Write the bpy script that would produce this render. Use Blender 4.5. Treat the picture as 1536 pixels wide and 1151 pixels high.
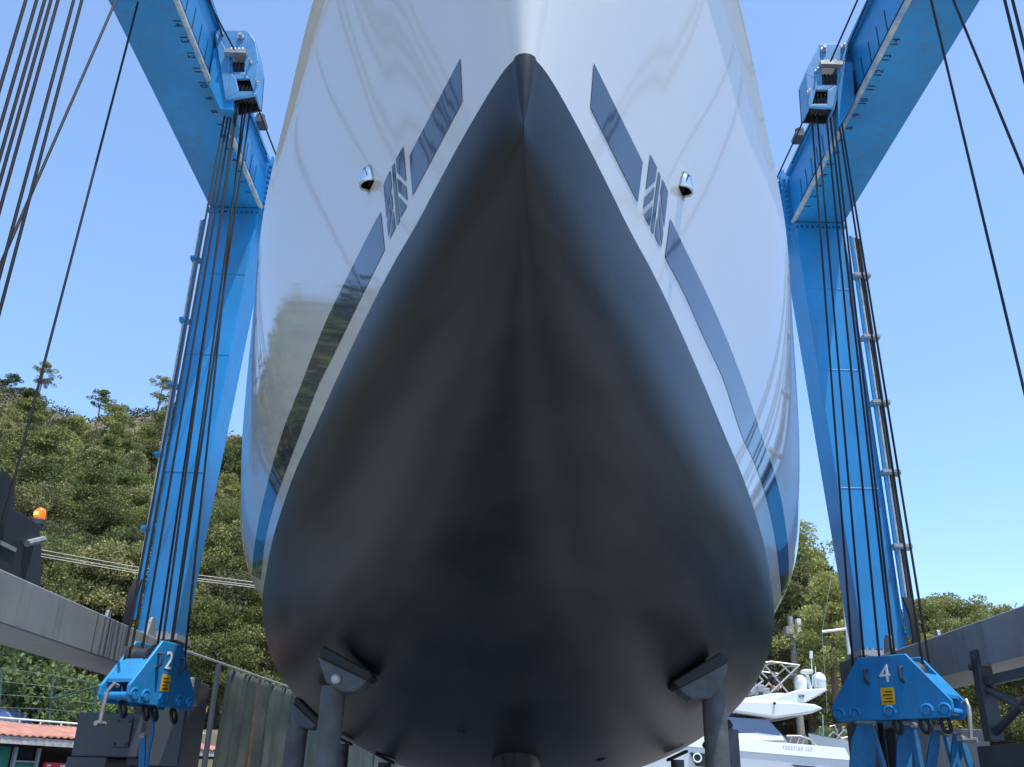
import bpy, bmesh, math, random
from math import sin, cos, pi, radians, sqrt, atan2, tan
from mathutils import Vector, Matrix
from mathutils.bvhtree import BVHTree

for o in list(bpy.data.objects):
    bpy.data.objects.remove(o)
S = bpy.context.scene
COL = S.collection
random.seed(7)

# ------------------------------------------------------------------ camera
F_PX, CX, CY = 1400.0, 768.0, 575.5
PITCH, YAW, ROLL = radians(23.538), radians(0.3064), radians(1.3)
EYE = Vector((0, 0, 1.6))
FW = Vector((sin(YAW)*cos(PITCH), cos(YAW)*cos(PITCH), sin(PITCH)))
_r = Vector((cos(YAW), -sin(YAW), 0)); _u = _r.cross(FW)
RT = _r*cos(ROLL) + _u*sin(ROLL); UP = _u*cos(ROLL) - _r*sin(ROLL)
cam = bpy.data.cameras.new('camera'); cam.sensor_width = 36; cam.lens = 36*F_PX/1536
cam.clip_start = 0.05; cam.clip_end = 6000
co = bpy.data.objects.new('camera', cam); COL.objects.link(co)
m = Matrix((RT, UP, -FW)).transposed().to_4x4(); m.translation = EYE
co.matrix_world = m; S.camera = co
S.render.resolution_x = 1024; S.render.resolution_y = 767

# ------------------------------------------------------------------ light
SUN_DIR = Vector((0.6, -0.8, 0)).normalized()      # horizontal direction towards the sun
SUN_EL = radians(71)
w = bpy.data.worlds.new('World'); S.world = w; w.use_nodes = True
nt = w.node_tree; bg = nt.nodes['Background']
sky = nt.nodes.new('ShaderNodeTexSky'); sky.sky_type = 'NISHITA'; sky.sun_disc = False
sky.sun_elevation = SUN_EL; sky.sun_rotation = atan2(SUN_DIR.x, SUN_DIR.y)
sky.air_density = 1.0; sky.dust_density = 0.3; sky.ozone_density = 2.0; sky.altitude = 0
tcw = nt.nodes.new('ShaderNodeTexCoord'); sx = nt.nodes.new('ShaderNodeSeparateXYZ'); nt.links.new(tcw.outputs['Generated'], sx.inputs[0])
rw = nt.nodes.new('ShaderNodeValToRGB'); ew = rw.color_ramp.elements
ew[0].position = 0.0; ew[0].color = (.62, .71, .90, 1); ew[1].position = .85; ew[1].color = (1, 1, 1, 1)
q_ = ew.new(.28); q_.color = (.77, .86, .97, 1); q_ = ew.new(.55); q_.color = (.92, .97, 1, 1)
mw_ = nt.nodes.new('ShaderNodeMix'); mw_.data_type = 'RGBA'; mw_.blend_type = 'MULTIPLY'; mw_.inputs['Factor'].default_value = 1
nt.links.new(sx.outputs['Z'], rw.inputs[0]); nt.links.new(sky.outputs[0], mw_.inputs['A']); nt.links.new(rw.outputs[0], mw_.inputs['B'])
nt.links.new(mw_.outputs['Result'], bg.inputs[0]); bg.inputs[1].default_value = 0.15
sl = bpy.data.lights.new('sun', 'SUN'); sl.energy = 2.7; sl.angle = radians(0.53); sl.color = (1, 0.95, 0.87)
so = bpy.data.objects.new('sun', sl); COL.objects.link(so)
d = Vector((SUN_DIR.x*cos(SUN_EL), SUN_DIR.y*cos(SUN_EL), sin(SUN_EL)))
so.rotation_euler = d.to_track_quat('Z', 'Y').to_euler(); so.location = (20, -12, 40)
S.view_settings.view_transform = 'Standard'; S.view_settings.look = 'None'
S.view_settings.exposure = 1.05; S.view_settings.gamma = 1

# ------------------------------------------------------------------ helpers
def ray(px, py):
    return (FW + RT*((px-CX)/F_PX) - UP*((py-CY)/F_PX)).normalized()
def PX(px, py, x): d = ray(px, py); return EYE + d*((x-EYE.x)/d.x)
def PY(px, py, y): d = ray(px, py); return EYE + d*((y-EYE.y)/d.y)
def PZ(px, py, z): d = ray(px, py); return EYE + d*((z-EYE.z)/d.z)

def tag(o, label=None, cat=None, group=None, kind=None):
    if label: o['label'] = label
    if cat: o['category'] = cat
    if group: o['group'] = group
    if kind: o['kind'] = kind
    return o
def empty(name, loc, label=None, cat=None, group=None, rz=0):
    o = bpy.data.objects.new(name, None); o.empty_display_size = .2
    o.location = loc; o.rotation_euler = (0, 0, rz); COL.objects.link(o)
    return tag(o, label, cat, group)
def world_loc(o):
    v = Vector((0, 0, 0))
    while o is not None:
        v += o.location; o = o.parent
    return v
class MB:
    def __init__(s): s.v = []; s.f = []; s.mi = []; s.cur = 0
    def add(s, vs, fs):
        n = len(s.v); s.v += [tuple(p) for p in vs]
        s.f += [tuple(i+n for i in f) for f in fs]; s.mi += [s.cur]*len(fs)
        return s
    def box(s, x0, x1, y0, y1, z0, z1):
        vs = [(x, y, z) for z in (z0, z1) for y in (y0, y1) for x in (x0, x1)]
        return s.add(vs, [(0, 2, 3, 1), (4, 5, 7, 6), (0, 1, 5, 4), (2, 6, 7, 3), (0, 4, 6, 2), (1, 3, 7, 5)])
    def hexa(s, a, b):
        "two quads (bottom, top), each 4 points in the same order"
        return s.add(list(a)+list(b), [(3, 2, 1, 0), (4, 5, 6, 7), (0, 1, 5, 4), (1, 2, 6, 5), (2, 3, 7, 6), (3, 0, 4, 7)])
    def prism(s, pts, off):
        off = Vector(off); n = len(pts); p = [Vector(q) for q in pts]
        vs = p + [q+off for q in p]
        return s.add(vs, [tuple(range(n))[::-1], tuple(range(n, 2*n))] + [(i, (i+1) % n, n+(i+1) % n, n+i) for i in range(n)])
    def tube(s, pts, r, n=8, cap=True):
        pts = [Vector(p) for p in pts]; rs = r if isinstance(r, (list, tuple)) else [r]*len(pts)
        vs = []; prev = None
        for i, p in enumerate(pts):
            t = (pts[min(i+1, len(pts)-1)] - pts[max(i-1, 0)]).normalized()
            if prev is None:
                a = Vector((0, 0, 1)) if abs(t.z) < .9 else Vector((1, 0, 0))
                prev = t.cross(a).normalized()
            prev = (prev - t*prev.dot(t)).normalized(); b = t.cross(prev)
            for k in range(n):
                an = 2*pi*k/n; vs.append(p + (prev*cos(an) + b*sin(an))*rs[i])
        fs = []
        for i in range(len(pts)-1):
            for k in range(n):
                a = i*n+k; b_ = i*n+(k+1) % n
                fs.append((a, b_, b_+n, a+n))
        if cap:
            fs.append(tuple(range(n))[::-1]); fs.append(tuple(range((len(pts)-1)*n, len(pts)*n)))
        return s.add(vs, fs)
    def lathe(s, base, axis, prof, n=20):
        "prof: list of (distance along axis, radius)"
        base = Vector(base); axis = Vector(axis).normalized()
        return s.tube_prof([base + axis*a for a, r in prof], [r for a, r in prof], axis, n)
    def tube_prof(s, pts, rs, t, n):
        a = Vector((0, 0, 1)) if abs(t.z) < .9 else Vector((1, 0, 0))
        e = t.cross(a).normalized(); b = t.cross(e); vs = []
        for p, r in zip(pts, rs):
            for k in range(n):
                an = 2*pi*k/n; vs.append(p + (e*cos(an)+b*sin(an))*max(r, 1e-4))
        fs = []
        for i in range(len(pts)-1):
            for k in range(n):
                q = i*n+k; q2 = i*n+(k+1) % n; fs.append((q, q2, q2+n, q+n))
        fs.append(tuple(range(n))[::-1]); fs.append(tuple(range((len(pts)-1)*n, len(pts)*n)))
        return s.add(vs, fs)
    def ball(s, c, r, n=14, m_=9):
        c = Vector(c); rx, ry, rz = r if isinstance(r, (tuple, list)) else (r, r, r)
        vs = []; fs = []
        for i in range(m_+1):
            th = pi*i/m_
            for k in range(n):
                ph = 2*pi*k/n; vs.append(c+Vector((rx*sin(th)*cos(ph), ry*sin(th)*sin(ph), rz*cos(th))))
        for i in range(m_):
            for k in range(n):
                fs.append((i*n+k, (i+1)*n+k, (i+1)*n+(k+1) % n, i*n+(k+1) % n))
        return s.add(vs, fs)
    def build(s, name, mat, parent=None, bevel=0, smooth=False, local=False, fix=True):
        me = bpy.data.meshes.new(name); me.from_pydata(s.v, [], s.f)
        mats = mat if isinstance(mat, (list, tuple)) else [mat]
        for q in mats: me.materials.append(q)
        if len(mats) > 1: me.polygons.foreach_set('material_index', s.mi)
        if fix:
            b = bmesh.new(); b.from_mesh(me); bmesh.ops.recalc_face_normals(b, faces=b.faces); b.to_mesh(me); b.free()
        o = bpy.data.objects.new(name, me); COL.objects.link(o)
        if smooth:
            me.polygons.foreach_set('use_smooth', [True]*len(me.polygons))
            me.set_sharp_from_angle(angle=radians(38))
        if parent is not None:
            if not local: o.location = -world_loc(parent)
            o.parent = parent
        if bevel:
            bm = o.modifiers.new('bevel', 'BEVEL'); bm.width = bevel; bm.segments = 2; bm.limit_method = 'ANGLE'
            bm.angle_limit = radians(40); bm.harden_normals = False
        return o

def text_mesh(body, size, mat, name, parent, mw, extrude=.002, align='CENTER', local=False):
    cu = bpy.data.curves.new(name, 'FONT'); cu.body = body; cu.size = size; cu.extrude = extrude
    cu.align_x = align; cu.align_y = 'CENTER'
    t = bpy.data.objects.new('tmp_text', cu); COL.objects.link(t)
    dg = bpy.context.evaluated_depsgraph_get(); dg.update()
    me = bpy.data.meshes.new_from_object(t.evaluated_get(dg)); bpy.data.objects.remove(t)
    me.transform(mw); me.materials.clear(); me.materials.append(mat)
    o = bpy.data.objects.new(name, me); COL.objects.link(o)
    if parent is not None:
        if not local: o.location = -world_loc(parent)
        o.parent = parent
    return o
def frame_mat(origin, xdir, ydir):
    x = Vector(xdir).normalized(); y = Vector(ydir).normalized(); z = x.cross(y)
    mm = Matrix((x, y, z)).transposed().to_4x4(); mm.translation = Vector(origin); return mm

def mat(name, col, rough=.5, metal=0, coat=0, spec=.5, var=0, vscale=4, bump=0, bscale=60, stretch=None, emit=None, estr=0, col2=None, coatr=.05, grime=0, gcol=(.10, .085, .07)):
    M = bpy.data.materials.new(name); M.use_nodes = True; n = M.node_tree.nodes; l = M.node_tree.links
    p = n['Principled BSDF']; p.inputs['Base Color'].default_value = (*col, 1); p.inputs['Roughness'].default_value = rough
    p.inputs['Metallic'].default_value = metal; p.inputs['Coat Weight'].default_value = coat
    p.inputs['Coat Roughness'].default_value = coatr
    p.inputs['Specular IOR Level'].default_value = spec
    if emit: p.inputs['Emission Color'].default_value = (*emit, 1); p.inputs['Emission Strength'].default_value = estr
    if var or bump:
        tc = n.new('ShaderNodeTexCoord'); mp = n.new('ShaderNodeMapping'); l.new(tc.outputs['Object'], mp.inputs[0])
        if stretch: mp.inputs['Scale'].default_value = stretch
    if var:
        nz = n.new('ShaderNodeTexNoise'); nz.inputs['Scale'].default_value = vscale; nz.inputs['Detail'].default_value = 7
        nz.inputs['Roughness'].default_value = .62
        l.new(mp.outputs[0], nz.inputs[0])
        cr = n.new('ShaderNodeValToRGB'); cr.color_ramp.elements[0].position = .32; cr.color_ramp.elements[1].position = .68
        lo = col2 if col2 else tuple(c*(1-var) for c in col); hi = tuple(min(1, c*(1+var*.6)) for c in col)
        cr.color_ramp.elements[0].color = (*lo, 1); cr.color_ramp.elements[1].color = (*hi, 1)
        l.new(nz.outputs[0], cr.inputs[0]); l.new(cr.outputs[0], p.inputs['Base Color'])
        rr = n.new('ShaderNodeMapRange'); rr.inputs[3].default_value = max(.02, rough*.8); rr.inputs[4].default_value = min(1, rough*1.2)
        l.new(nz.outputs[0], rr.inputs[0]); l.new(rr.outputs[0], p.inputs['Roughness'])
    if grime:
        g1 = n.new('ShaderNodeMapping'); l.new(tc.outputs['Object'], g1.inputs[0]); g1.inputs['Scale'].default_value = (5, 5, .55)
        g2 = n.new('ShaderNodeTexNoise'); g2.inputs['Scale'].default_value = 1.7; g2.inputs['Detail'].default_value = 9; g2.inputs['Roughness'].default_value = .7; l.new(g1.outputs[0], g2.inputs[0])
        g3 = n.new('ShaderNodeMapRange'); g3.inputs[1].default_value = .52; g3.inputs[2].default_value = .78; g3.inputs[4].default_value = grime; l.new(g2.outputs[0], g3.inputs[0])
        g4 = n.new('ShaderNodeMix'); g4.data_type = 'RGBA'; l.new(g3.outputs[0], g4.inputs['Factor']); l.new(cr.outputs[0], g4.inputs['A']); g4.inputs['B'].default_value = (*gcol, 1)
        l.new(g4.outputs['Result'], p.inputs['Base Color'])
    if bump:
        bz = n.new('ShaderNodeTexNoise'); bz.inputs['Scale'].default_value = bscale; bz.inputs['Detail'].default_value = 4
        l.new(mp.outputs[0], bz.inputs[0]); bp = n.new('ShaderNodeBump'); bp.inputs['Strength'].default_value = bump
        bp.inputs['Distance'].default_value = .02
        l.new(bz.outputs[0], bp.inputs['Height']); l.new(bp.outputs[0], p.inputs['Normal'])
    return M

BLUE = mat('lift_blue_paint', (.012, .205, .47), .38, var=.16, vscale=1.1, spec=.45, bump=.04, bscale=9, grime=.7)
BLUE2 = mat('block_blue_paint', (.028, .27, .62), .36, var=.15, vscale=3, bump=.05, bscale=20, grime=.7)
GREY = mat('lift_grey_paint', (.27, .295, .315), .45, var=.16, vscale=1.6, bump=.04, bscale=10, grime=.7)
DGREY = mat('dark_grey_paint', (.055, .065, .078), .5, var=.2, vscale=2.5, grime=.7)
SKYBLUE = mat('sky_sheen_blue_paint', (.075, .25, .47), .4, var=.2, vscale=5, spec=.5)  # trolley plates: reflected sky put into the colour as a greyer, lighter blue
WDARK = mat('winch_paint', (.022, .027, .034), .5, var=.25, vscale=4)
BLACK = mat('black_rubber', (.012, .012, .014), .6, var=.2)
STEEL = mat('worn_steel', (.42, .42, .40), .45, metal=.6, var=.3, vscale=8)
RAIL = mat('worn_flange_paint', (.34, .36, .34), .55, var=.45, vscale=7, col2=(.10, .22, .36))
CABLE = mat('wire_rope', (.014, .014, .015), .7, spec=.3)
WHITEP = mat('white_lettering', (.8, .82, .82), .5)
MARK = mat('black_lettering', (.008, .012, .02), .6)
YELLOW = mat('yellow_label', (.75, .45, .02), .5)
CHROME = mat('polished_stainless', (.75, .76, .77), .06, metal=1)
STANDM = mat('cradle_paint', (.085, .098, .108), .55, var=.4, vscale=7, bump=.25, bscale=14)
STRAP = mat('blue_webbing', (.018, .17, .38), .75, var=.25, vscale=10, bump=.2, bscale=90)
GEL = mat('white_gelcoat_plain', (.78, .80, .80), .25, coat=.4)
GLASSB = mat('sky_tinted_glass', (.03, .09, .24), .03, spec=1.0)  # base colour made bluer to stand in for sky reflected in the panes
ORANGE = mat('amber_lens', (.80, .16, .02), .2, emit=(1, .16, .01), estr=.35)
ORANGEH = mat('amber_flash', (1, .5, .1), .2, emit=(1, .33, .03), estr=1.2)

# hull gelcoat: glossy, slightly unfair so that reflections waver
def gelcoat(name, col, rough, spec):
    M = bpy.data.materials.new(name); M.use_nodes = True; n = M.node_tree.nodes; l = M.node_tree.links
    p = n['Principled BSDF']; p.inputs['Base Color'].default_value = (*col, 1); p.inputs['Roughness'].default_value = rough
    p.inputs['Specular IOR Level'].default_value = spec; p.inputs['IOR'].default_value = 1.55
    tc = n.new('ShaderNodeTexCoord'); mp = n.new('ShaderNodeMapping'); l.new(tc.outputs['Object'], mp.inputs[0])
    mp.inputs['Scale'].default_value = (1, 1, 1.7)
    nz = n.new('ShaderNodeTexNoise'); nz.inputs['Scale'].default_value = 1.9; nz.inputs['Detail'].default_value = 3
    l.new(mp.outputs[0], nz.inputs[0]); bp = n.new('ShaderNodeBump'); bp.inputs['Strength'].default_value = .5
    bp.inputs['Distance'].default_value = .0006; l.new(nz.outputs[0], bp.inputs['Height']); l.new(bp.outputs[0], p.inputs['Normal'])
    return M
HULLW = gelcoat('hull_white_gelcoat', (.66, .66, .63), .05, .45)
HULLN = gelcoat('hull_navy_stripe', (.028, .048, .085), .04, .6)

# antifouling: matt dark, faint roller and plank streaks running fore and aft
AF = bpy.data.materials.new('dark_antifouling'); AF.use_nodes = True
n = AF.node_tree.nodes; l = AF.node_tree.links; p = n['Principled BSDF']
tc = n.new('ShaderNodeTexCoord'); mp = n.new('ShaderNodeMapping'); l.new(tc.outputs['Object'], mp.inputs[0]); mp.inputs['Scale'].default_value = (1.6, .22, 5.5)
n1 = n.new('ShaderNodeTexNoise'); n1.inputs['Scale'].default_value = 1.6; n1.inputs['Detail'].default_value = 8; l.new(mp.outputs[0], n1.inputs[0])
n2 = n.new('ShaderNodeTexNoise'); n2.inputs['Scale'].default_value = 90; n2.inputs['Detail'].default_value = 3; l.new(tc.outputs['Object'], n2.inputs[0])
cr = n.new('ShaderNodeValToRGB'); cr.color_ramp.elements[0].position = .38; cr.color_ramp.elements[1].position = .58
cr.color_ramp.elements[0].color = (.0095, .0125, .016, 1); cr.color_ramp.elements[1].color = (.0215, .025, .029, 1)
l.new(n1.outputs[0], cr.inputs[0]); l.new(cr.outputs[0], p.inputs['Base Color'])
p.inputs['Roughness'].default_value = .40; p.inputs['Specular IOR Level'].default_value = .38
bp = n.new('ShaderNodeBump'); bp.inputs['Strength'].default_value = .12; bp.inputs['Distance'].default_value = .004
l.new(n2.outputs[0], bp.inputs['Height']); l.new(bp.outputs[0], p.inputs['Normal'])

# ------------------------------------------------------------------ setting: ground and hill
def azf(pairs):
    def f(a):
        if a <= pairs[0][0]: return pairs[0][1]
        for (a0, v0), (a1, v1) in zip(pairs, pairs[1:]):
            if a <= a1:
                t = (a-a0)/(a1-a0); t = t*t*(3-2*t); return v0+(v1-v0)*t
        return pairs[-1][1]
    return f
RIDGE = azf([(-180, 0), (-135, 0), (-115, .20), (-80, .34), (-50, .42), (-33, .372), (-30, .37), (-26, .352), (-21, .366), (-16.5, .352), (-10, .30), (0, .26), (12, .245), (17, .228), (22, .172), (27, .142), (33, .13), (50, .12), (80, .08), (110, .03), (130, 0), (180, 0)])
def vnoise(x, y):
    return (sin(x*.21+1.3)*cos(y*.17+.4) + .6*sin(x*.43+y*.31+2.1) + .4*sin(x*.11-y*.57))*.5
def hill_h(x, y):
    R = sqrt(x*x+y*y); a = math.degrees(atan2(x, y))
    rd = RIDGE(a)*160
    t = max(0, min(1, (R-50)/110)); h = rd*(t**1.08)
    if R > 160: h = rd*max(0.55, 1-(R-160)/260)
    if rd > 0 and t > 0: h += vnoise(x, y)*1.6*min(1, t*5)
    # low terrace behind the shed on the left
    tl = max(0, min(1, (y-33)/1.5))*max(0, min(1, (-6-x)/2.5))
    if R < 120: h = max(h, 3.2*tl + .05*max(0, y-36)*tl*1.2)
    return h
def hill_z(x, y): return hill_h(x, y)

CONC = mat('yard_concrete', (.24, .23, .215), .85, var=.25, vscale=.5, bump=.15, bscale=6)
g = MB()
N = 72; rings = [0, 4, 10, 20, 40, 80, 200, 700, 3500]
vs = [(0, 0, 0)]; fs = []
for R in rings[1:]:
    for k in range(N): vs.append((R*sin(2*pi*k/N), R*cos(2*pi*k/N), 0))
for k in range(N): fs.append((0, 1+(k+1) % N, 1+k))
for i in range(len(rings)-2):
    for k in range(N):
        a = 1+i*N+k; b_ = 1+i*N+(k+1) % N; fs.append((a, b_, b_+N, a+N))
g.add(vs, fs); tag(g.build('ground', CONC), kind='structure')

SOIL = mat('hill_soil', (.17, .125, .07), .95, var=.5, vscale=.25, col2=(.055, .065, .03), bump=.6, bscale=1.2)
g = MB(); vs = []; fs = []
AZ = [i*2.0 for i in range(-70, 66)]; RR = [30, 32, 33.2, 34, 35, 36.5, 39, 43, 47, 50, 53, 58, 64, 72, 80, 90, 100, 110, 120, 130, 140, 148, 154, 160, 168, 180, 210, 260, 330]
for R in RR:
    for a in AZ:
        x, y = R*sin(radians(a)), R*cos(radians(a)); h = hill_h(x, y)
        vs.append((x, y, h if h > .02 else -.4))
na = len(AZ)
for i in range(len(RR)-1):
    for k in range(na-1):
        fs.append((i*na+k, i*na+k+1, (i+1)*na+k+1, (i+1)*na+k))
g.add(vs, fs); tag(g.build('hill', SOIL, smooth=True), kind='structure')

# ------------------------------------------------------------------ the big yacht
def pchip(xs, ys):
    n_ = len(xs); h = [xs[i+1]-xs[i] for i in range(n_-1)]; d_ = [(ys[i+1]-ys[i])/h[i] for i in range(n_-1)]
    mm = [0]*n_; mm[0] = d_[0]; mm[-1] = d_[-1]
    for i in range(1, n_-1):
        if d_[i-1]*d_[i] > 0:
            w1 = 2*h[i]+h[i-1]; w2 = h[i]+2*h[i-1]; mm[i] = (w1+w2)/(w1/d_[i-1]+w2/d_[i])
    def f(x):
        if x <= xs[0]: return ys[0]
        if x >= xs[-1]: return ys[-1]
        for i in range(n_-1):
            if x <= xs[i+1]: break
        t = (x-xs[i])/h[i]
        return (1+2*t)*(1-t)**2*ys[i]+t*(1-t)**2*h[i]*mm[i]+t*t*(3-2*t)*ys[i+1]+t*t*(t-1)*h[i]*mm[i+1]
    return f
ZW, ZS = 3.35, 5.0
HB = pchip([0, .03, .1, .18, .36, .59, .76, 1.06, 1.4, 1.96, 2.75, 3.48, 4.24, 5.2, 6.4, 7.8, 8.8, 9.8, 11, 14, 18],
           [.03, .05, .085, .12, .195, .285, .35, .475, .605, .81, 1.09, 1.35, 1.6, 1.90, 2.245, 2.62, 2.80, 2.90, 2.93, 2.93, 2.7])
HS = pchip([0, .3, .7, 1.4, 2.2, 3.2, 4.5, 6.6, 7.8, 9, 10.5, 14, 18], [.25, .45, .675, 1.0, 1.31, 1.685, 2.085, 2.69, 2.96, 3.09, 3.13, 3.13, 2.9])
DP = pchip([0, .15, .4, .8, 1.5, 3, 5, 7, 9, 11, 14, 18], [.20, .26, .37, .53, .77, 1.11, 1.38, 1.54, 1.65, 1.70, 1.5, .9])
PW = pchip([0, .25, .6, 1.2, 2, 4, 6, 8, 18], [1.25, 1.62, 1.84, 1.92, 1.96, 2.0, 2.03, 2.06, 2.06])
EG = pchip([0, 2, 5, 6.5, 8, 18], [1.0, 1.1, 1.6, 2.8, 4.5, 4.5])
def h_under(s, k):
    b, d_, q = HB(s), DP(s), PW(s)
    return b*max(0, sin(k))**(2/q), ZW-d_*max(0, cos(k))**(2/q)
def h_top(s, t):
    b = HB(s); f_ = max(0, min(1, (4.2-s)/3.2)); f_ = f_*f_*(3-2*f_); dl = .045*f_*min(1, s/.8)
    lip = max(0, (t-.95)/.05)**1.15*dl  # flared lip added so the sheer edge picks up a grey ground reflection
    return b+(HS(s)-dl-b)*(1-(1-t)**EG(s))+lip, ZW+t*(ZS-ZW)
def hxyz(s, u, z): return Vector((.025+.019*s+u, 1.9+s, z))
yacht = empty('yacht', (.2, 9, 1.5), 'huge white yacht hung bow-on over the yard, dark underbody below navy stripes', 'yacht')
ST = [0, .01, .02, .035, .055, .08, .11, .15, .2, .26, .33, .41, .5, .6, .72, .85, 1.0] + [1.0+.16*i for i in range(1, 57)] + [10.3, 10.8, 11.5, 12.5, 14, 16, 18]
NK, NT = 34, 40
ks = [i/NK*pi/2 for i in range(NK+1)]; ts = [i/NT for i in range(NT+1)]
def half(cols, sg, fn):
    return [[hxyz(s, sg*fn(s, c)[0], fn(s, c)[1]) for c in cols] for s in ST]
def shell(cols, fn, both):
    b = MB(); rows = []
    for s in ST:
        row = []
        if both:   # keel is shared
            for c in reversed(cols): u, z = fn(s, c); row.append(hxyz(s, -u, z))
            for c in cols[1:]: u, z = fn(s, c); row.append(hxyz(s, u, z))
        else:
            for c in reversed(cols): u, z = fn(s, c); row.append(hxyz(s, -u, z))
            b0 = fn(s, cols[0])
            for c in cols: u, z = fn(s, c); row.append(hxyz(s, u, z))
        rows.append(row)
    return rows
rows = shell(ks, h_under, True); w_ = len(rows[0])
b = MB(); b.add([p for r in rows for p in r], [(i*w_+k, i*w_+k+1, (i+1)*w_+k+1, (i+1)*w_+k) for i in range(len(ST)-1) for k in range(w_-1)])
# close the stem below the waterline with a rounded nose
def nose(cols, fn):
    vs = []; fs = []; M_ = 7
    for c in cols:
        u, z = fn(0, c)
        for j in range(M_):
            a = pi*j/(M_-1); vs.append(hxyz(0, -u*cos(a), z) + Vector((0, -u*.9*sin(a), 0)))
    for i in range(len(cols)-1):
        for j in range(M_-1): fs.append((i*M_+j, i*M_+j+1, (i+1)*M_+j+1, (i+1)*M_+j))
    return vs, fs
b.add(*nose(ks, h_under))
# transom
u_l = [hxyz(ST[-1], p, z) for p, z in [(-h_under(18, k)[0], h_under(18, k)[1]) for k in reversed(ks)] + [(h_under(18, k)[0], h_under(18, k)[1]) for k in ks[1:]]]
b.add(u_l, [tuple(range(len(u_l)))])
def weld(b, d_=1e-4):
    bm = bmesh.new(); me = bpy.data.meshes.new('t'); me.from_pydata(b.v, [], b.f); bm.from_mesh(me)
    bmesh.ops.remove_doubles(bm, verts=bm.verts, dist=d_); bmesh.ops.dissolve_degenerate(bm, dist=1e-5, edges=bm.edges)
    bmesh.ops.recalc_face_normals(bm, faces=bm.faces)
    bm.verts.index_update()
    b.v = [tuple(v.co) for v in bm.verts]; b.f = [tuple(v.index for v in f.verts) for f in bm.faces]; b.mi = [0]*len(b.f); bm.free()
weld(b)
under = b.build('underbody', AF, yacht, smooth=True)
TOPB = MB()
for sg in (-1, 1):
    vs = []; fs = []; n_ = len(ts)
    for s in ST:
        for t in ts: u, z = h_top(s, t); vs.append(hxyz(s, sg*u, z))
    for i in range(len(ST)-1):
        for k in range(n_-1): fs.append((i*n_+k, i*n_+k+1, (i+1)*n_+k+1, (i+1)*n_+k))
    TOPB.add(vs, fs)
TOPB.add(*nose(ts, h_top))
tr = [hxyz(18, -h_top(18, t)[0], h_top(18, t)[1]) for t in reversed(ts)] + [hxyz(18, h_top(18, t)[0], h_top(18, t)[1]) for t in ts]
TOPB.add(tr, [tuple(range(len(tr)))])
weld(TOPB)
tops = TOPB.build('topsides', HULLW, yacht, smooth=True)
b = MB(); vs = []; fs = []
for s in ST:
    for q in (-1, -.5, 0, .5, 1): u = HS(s)*.995*q; vs.append(hxyz(s, u, ZS-.01+.08*(1-q*q)))
for i in range(len(ST)-1):
    for k in range(4): fs.append((i*5+k, i*5+k+1, (i+1)*5+k+1, (i+1)*5+k))
b.add(vs, fs); b.build('deck', GEL, yacht, smooth=True)
# cabin on deck
b = MB()
b.hexa([hxyz(6, -1.6, ZS), hxyz(15, -1.9, ZS), hxyz(15, 1.9, ZS), hxyz(6, 1.6, ZS)], [hxyz(7.5, -1.1, 5.9), hxyz(14.6, -1.5, 6.0), hxyz(14.6, 1.5, 6.0), hxyz(7.5, 1.1, 5.9)])
b.build('cabin', GEL, yacht, bevel=.12)
# fin keel
b = MB(); fk = []
for z, c0, c1, th in [(2.05, 6.0, 9.6, .30), (1.75, 6.12, 9.5, .27), (1.3, 6.4, 9.4, .24), (.55, 6.9, 9.3, .20), (.5, 7.0, 9.2, .1)]:
    ring = []
    for i in range(28):
        a = 2*pi*i/28; xx = (1-cos(a))/2; thk = th*(1.48*sqrt(max(xx, 0))-.63*xx-1.76*xx**2+1.42*xx**3-.5*xx**4)*1.6
        ring.append(hxyz(c0+(c1-c0)*xx, thk if sin(a) >= 0 else -thk, z))
    fk.append(ring)
b.add([p for r in fk for p in r], [(i*28+k, i*28+(k+1) % 28, (i+1)*28+(k+1) % 28, (i+1)*28+k) for i in range(4) for k in range(28)] + [tuple(range(28)), tuple(range(4*28, 5*28))])
b.build('fin_keel', AF, yacht, smooth=True)

bvh = BVHTree.FromPolygons([Vector(v) for v in TOPB.v], TOPB.f)
ub = MB(); ub.v = [tuple(v.co) for v in under.data.vertices]; ub.f = [tuple(q.vertices) for q in under.data.polygons]
bvu = BVHTree.FromPolygons([Vector(v) for v in ub.v], ub.f)
def cast(px, py, tree=None):
    d_ = ray(px, py); loc, nor, idx, dist = (tree or bvh).ray_cast(EYE, d_)
    if loc is None: return None, None
    if nor.dot(d_) > 0: nor = -nor
    return loc, nor
def decal(polys, name, material, off=.0025, cuts=3):
    "outlines seen on the photo, laid on the hull surface"
    B = MB()
    for poly in polys:
        bm = bmesh.new(); f = bm.faces.new([bm.verts.new((x, y, 0)) for x, y in poly])
        bmesh.ops.triangulate(bm, faces=bm.faces)
        bmesh.ops.subdivide_edges(bm, edges=bm.edges, cuts=cuts, use_grid_fill=True)
        bmesh.ops.triangulate(bm, faces=bm.faces)
        bm.verts.index_update(); vs = []; ok = True
        for v in bm.verts:
            p_, n_ = cast(v.co.x, v.co.y)
            if p_ is None: ok = False; break
            vs.append(p_+n_*off)
        if ok: B.add(vs, [tuple(v.index for v in f.verts) for f in bm.faces])
        bm.free()
    return B.build(name, material, yacht, smooth=True)
def resample(pl, n_):
    L = [0]
    for a, b_ in zip(pl, pl[1:]): L.append(L[-1]+sqrt((a[0]-b_[0])**2+(a[1]-b_[1])**2))
    out = []
    fx = pchip(L, [q[0] for q in pl]) ; fy = pchip(L, [q[1] for q in pl])
    return [(fx(L[-1]*i/(n_-1)), fy(L[-1]*i/(n_-1))) for i in range(n_)]
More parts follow.
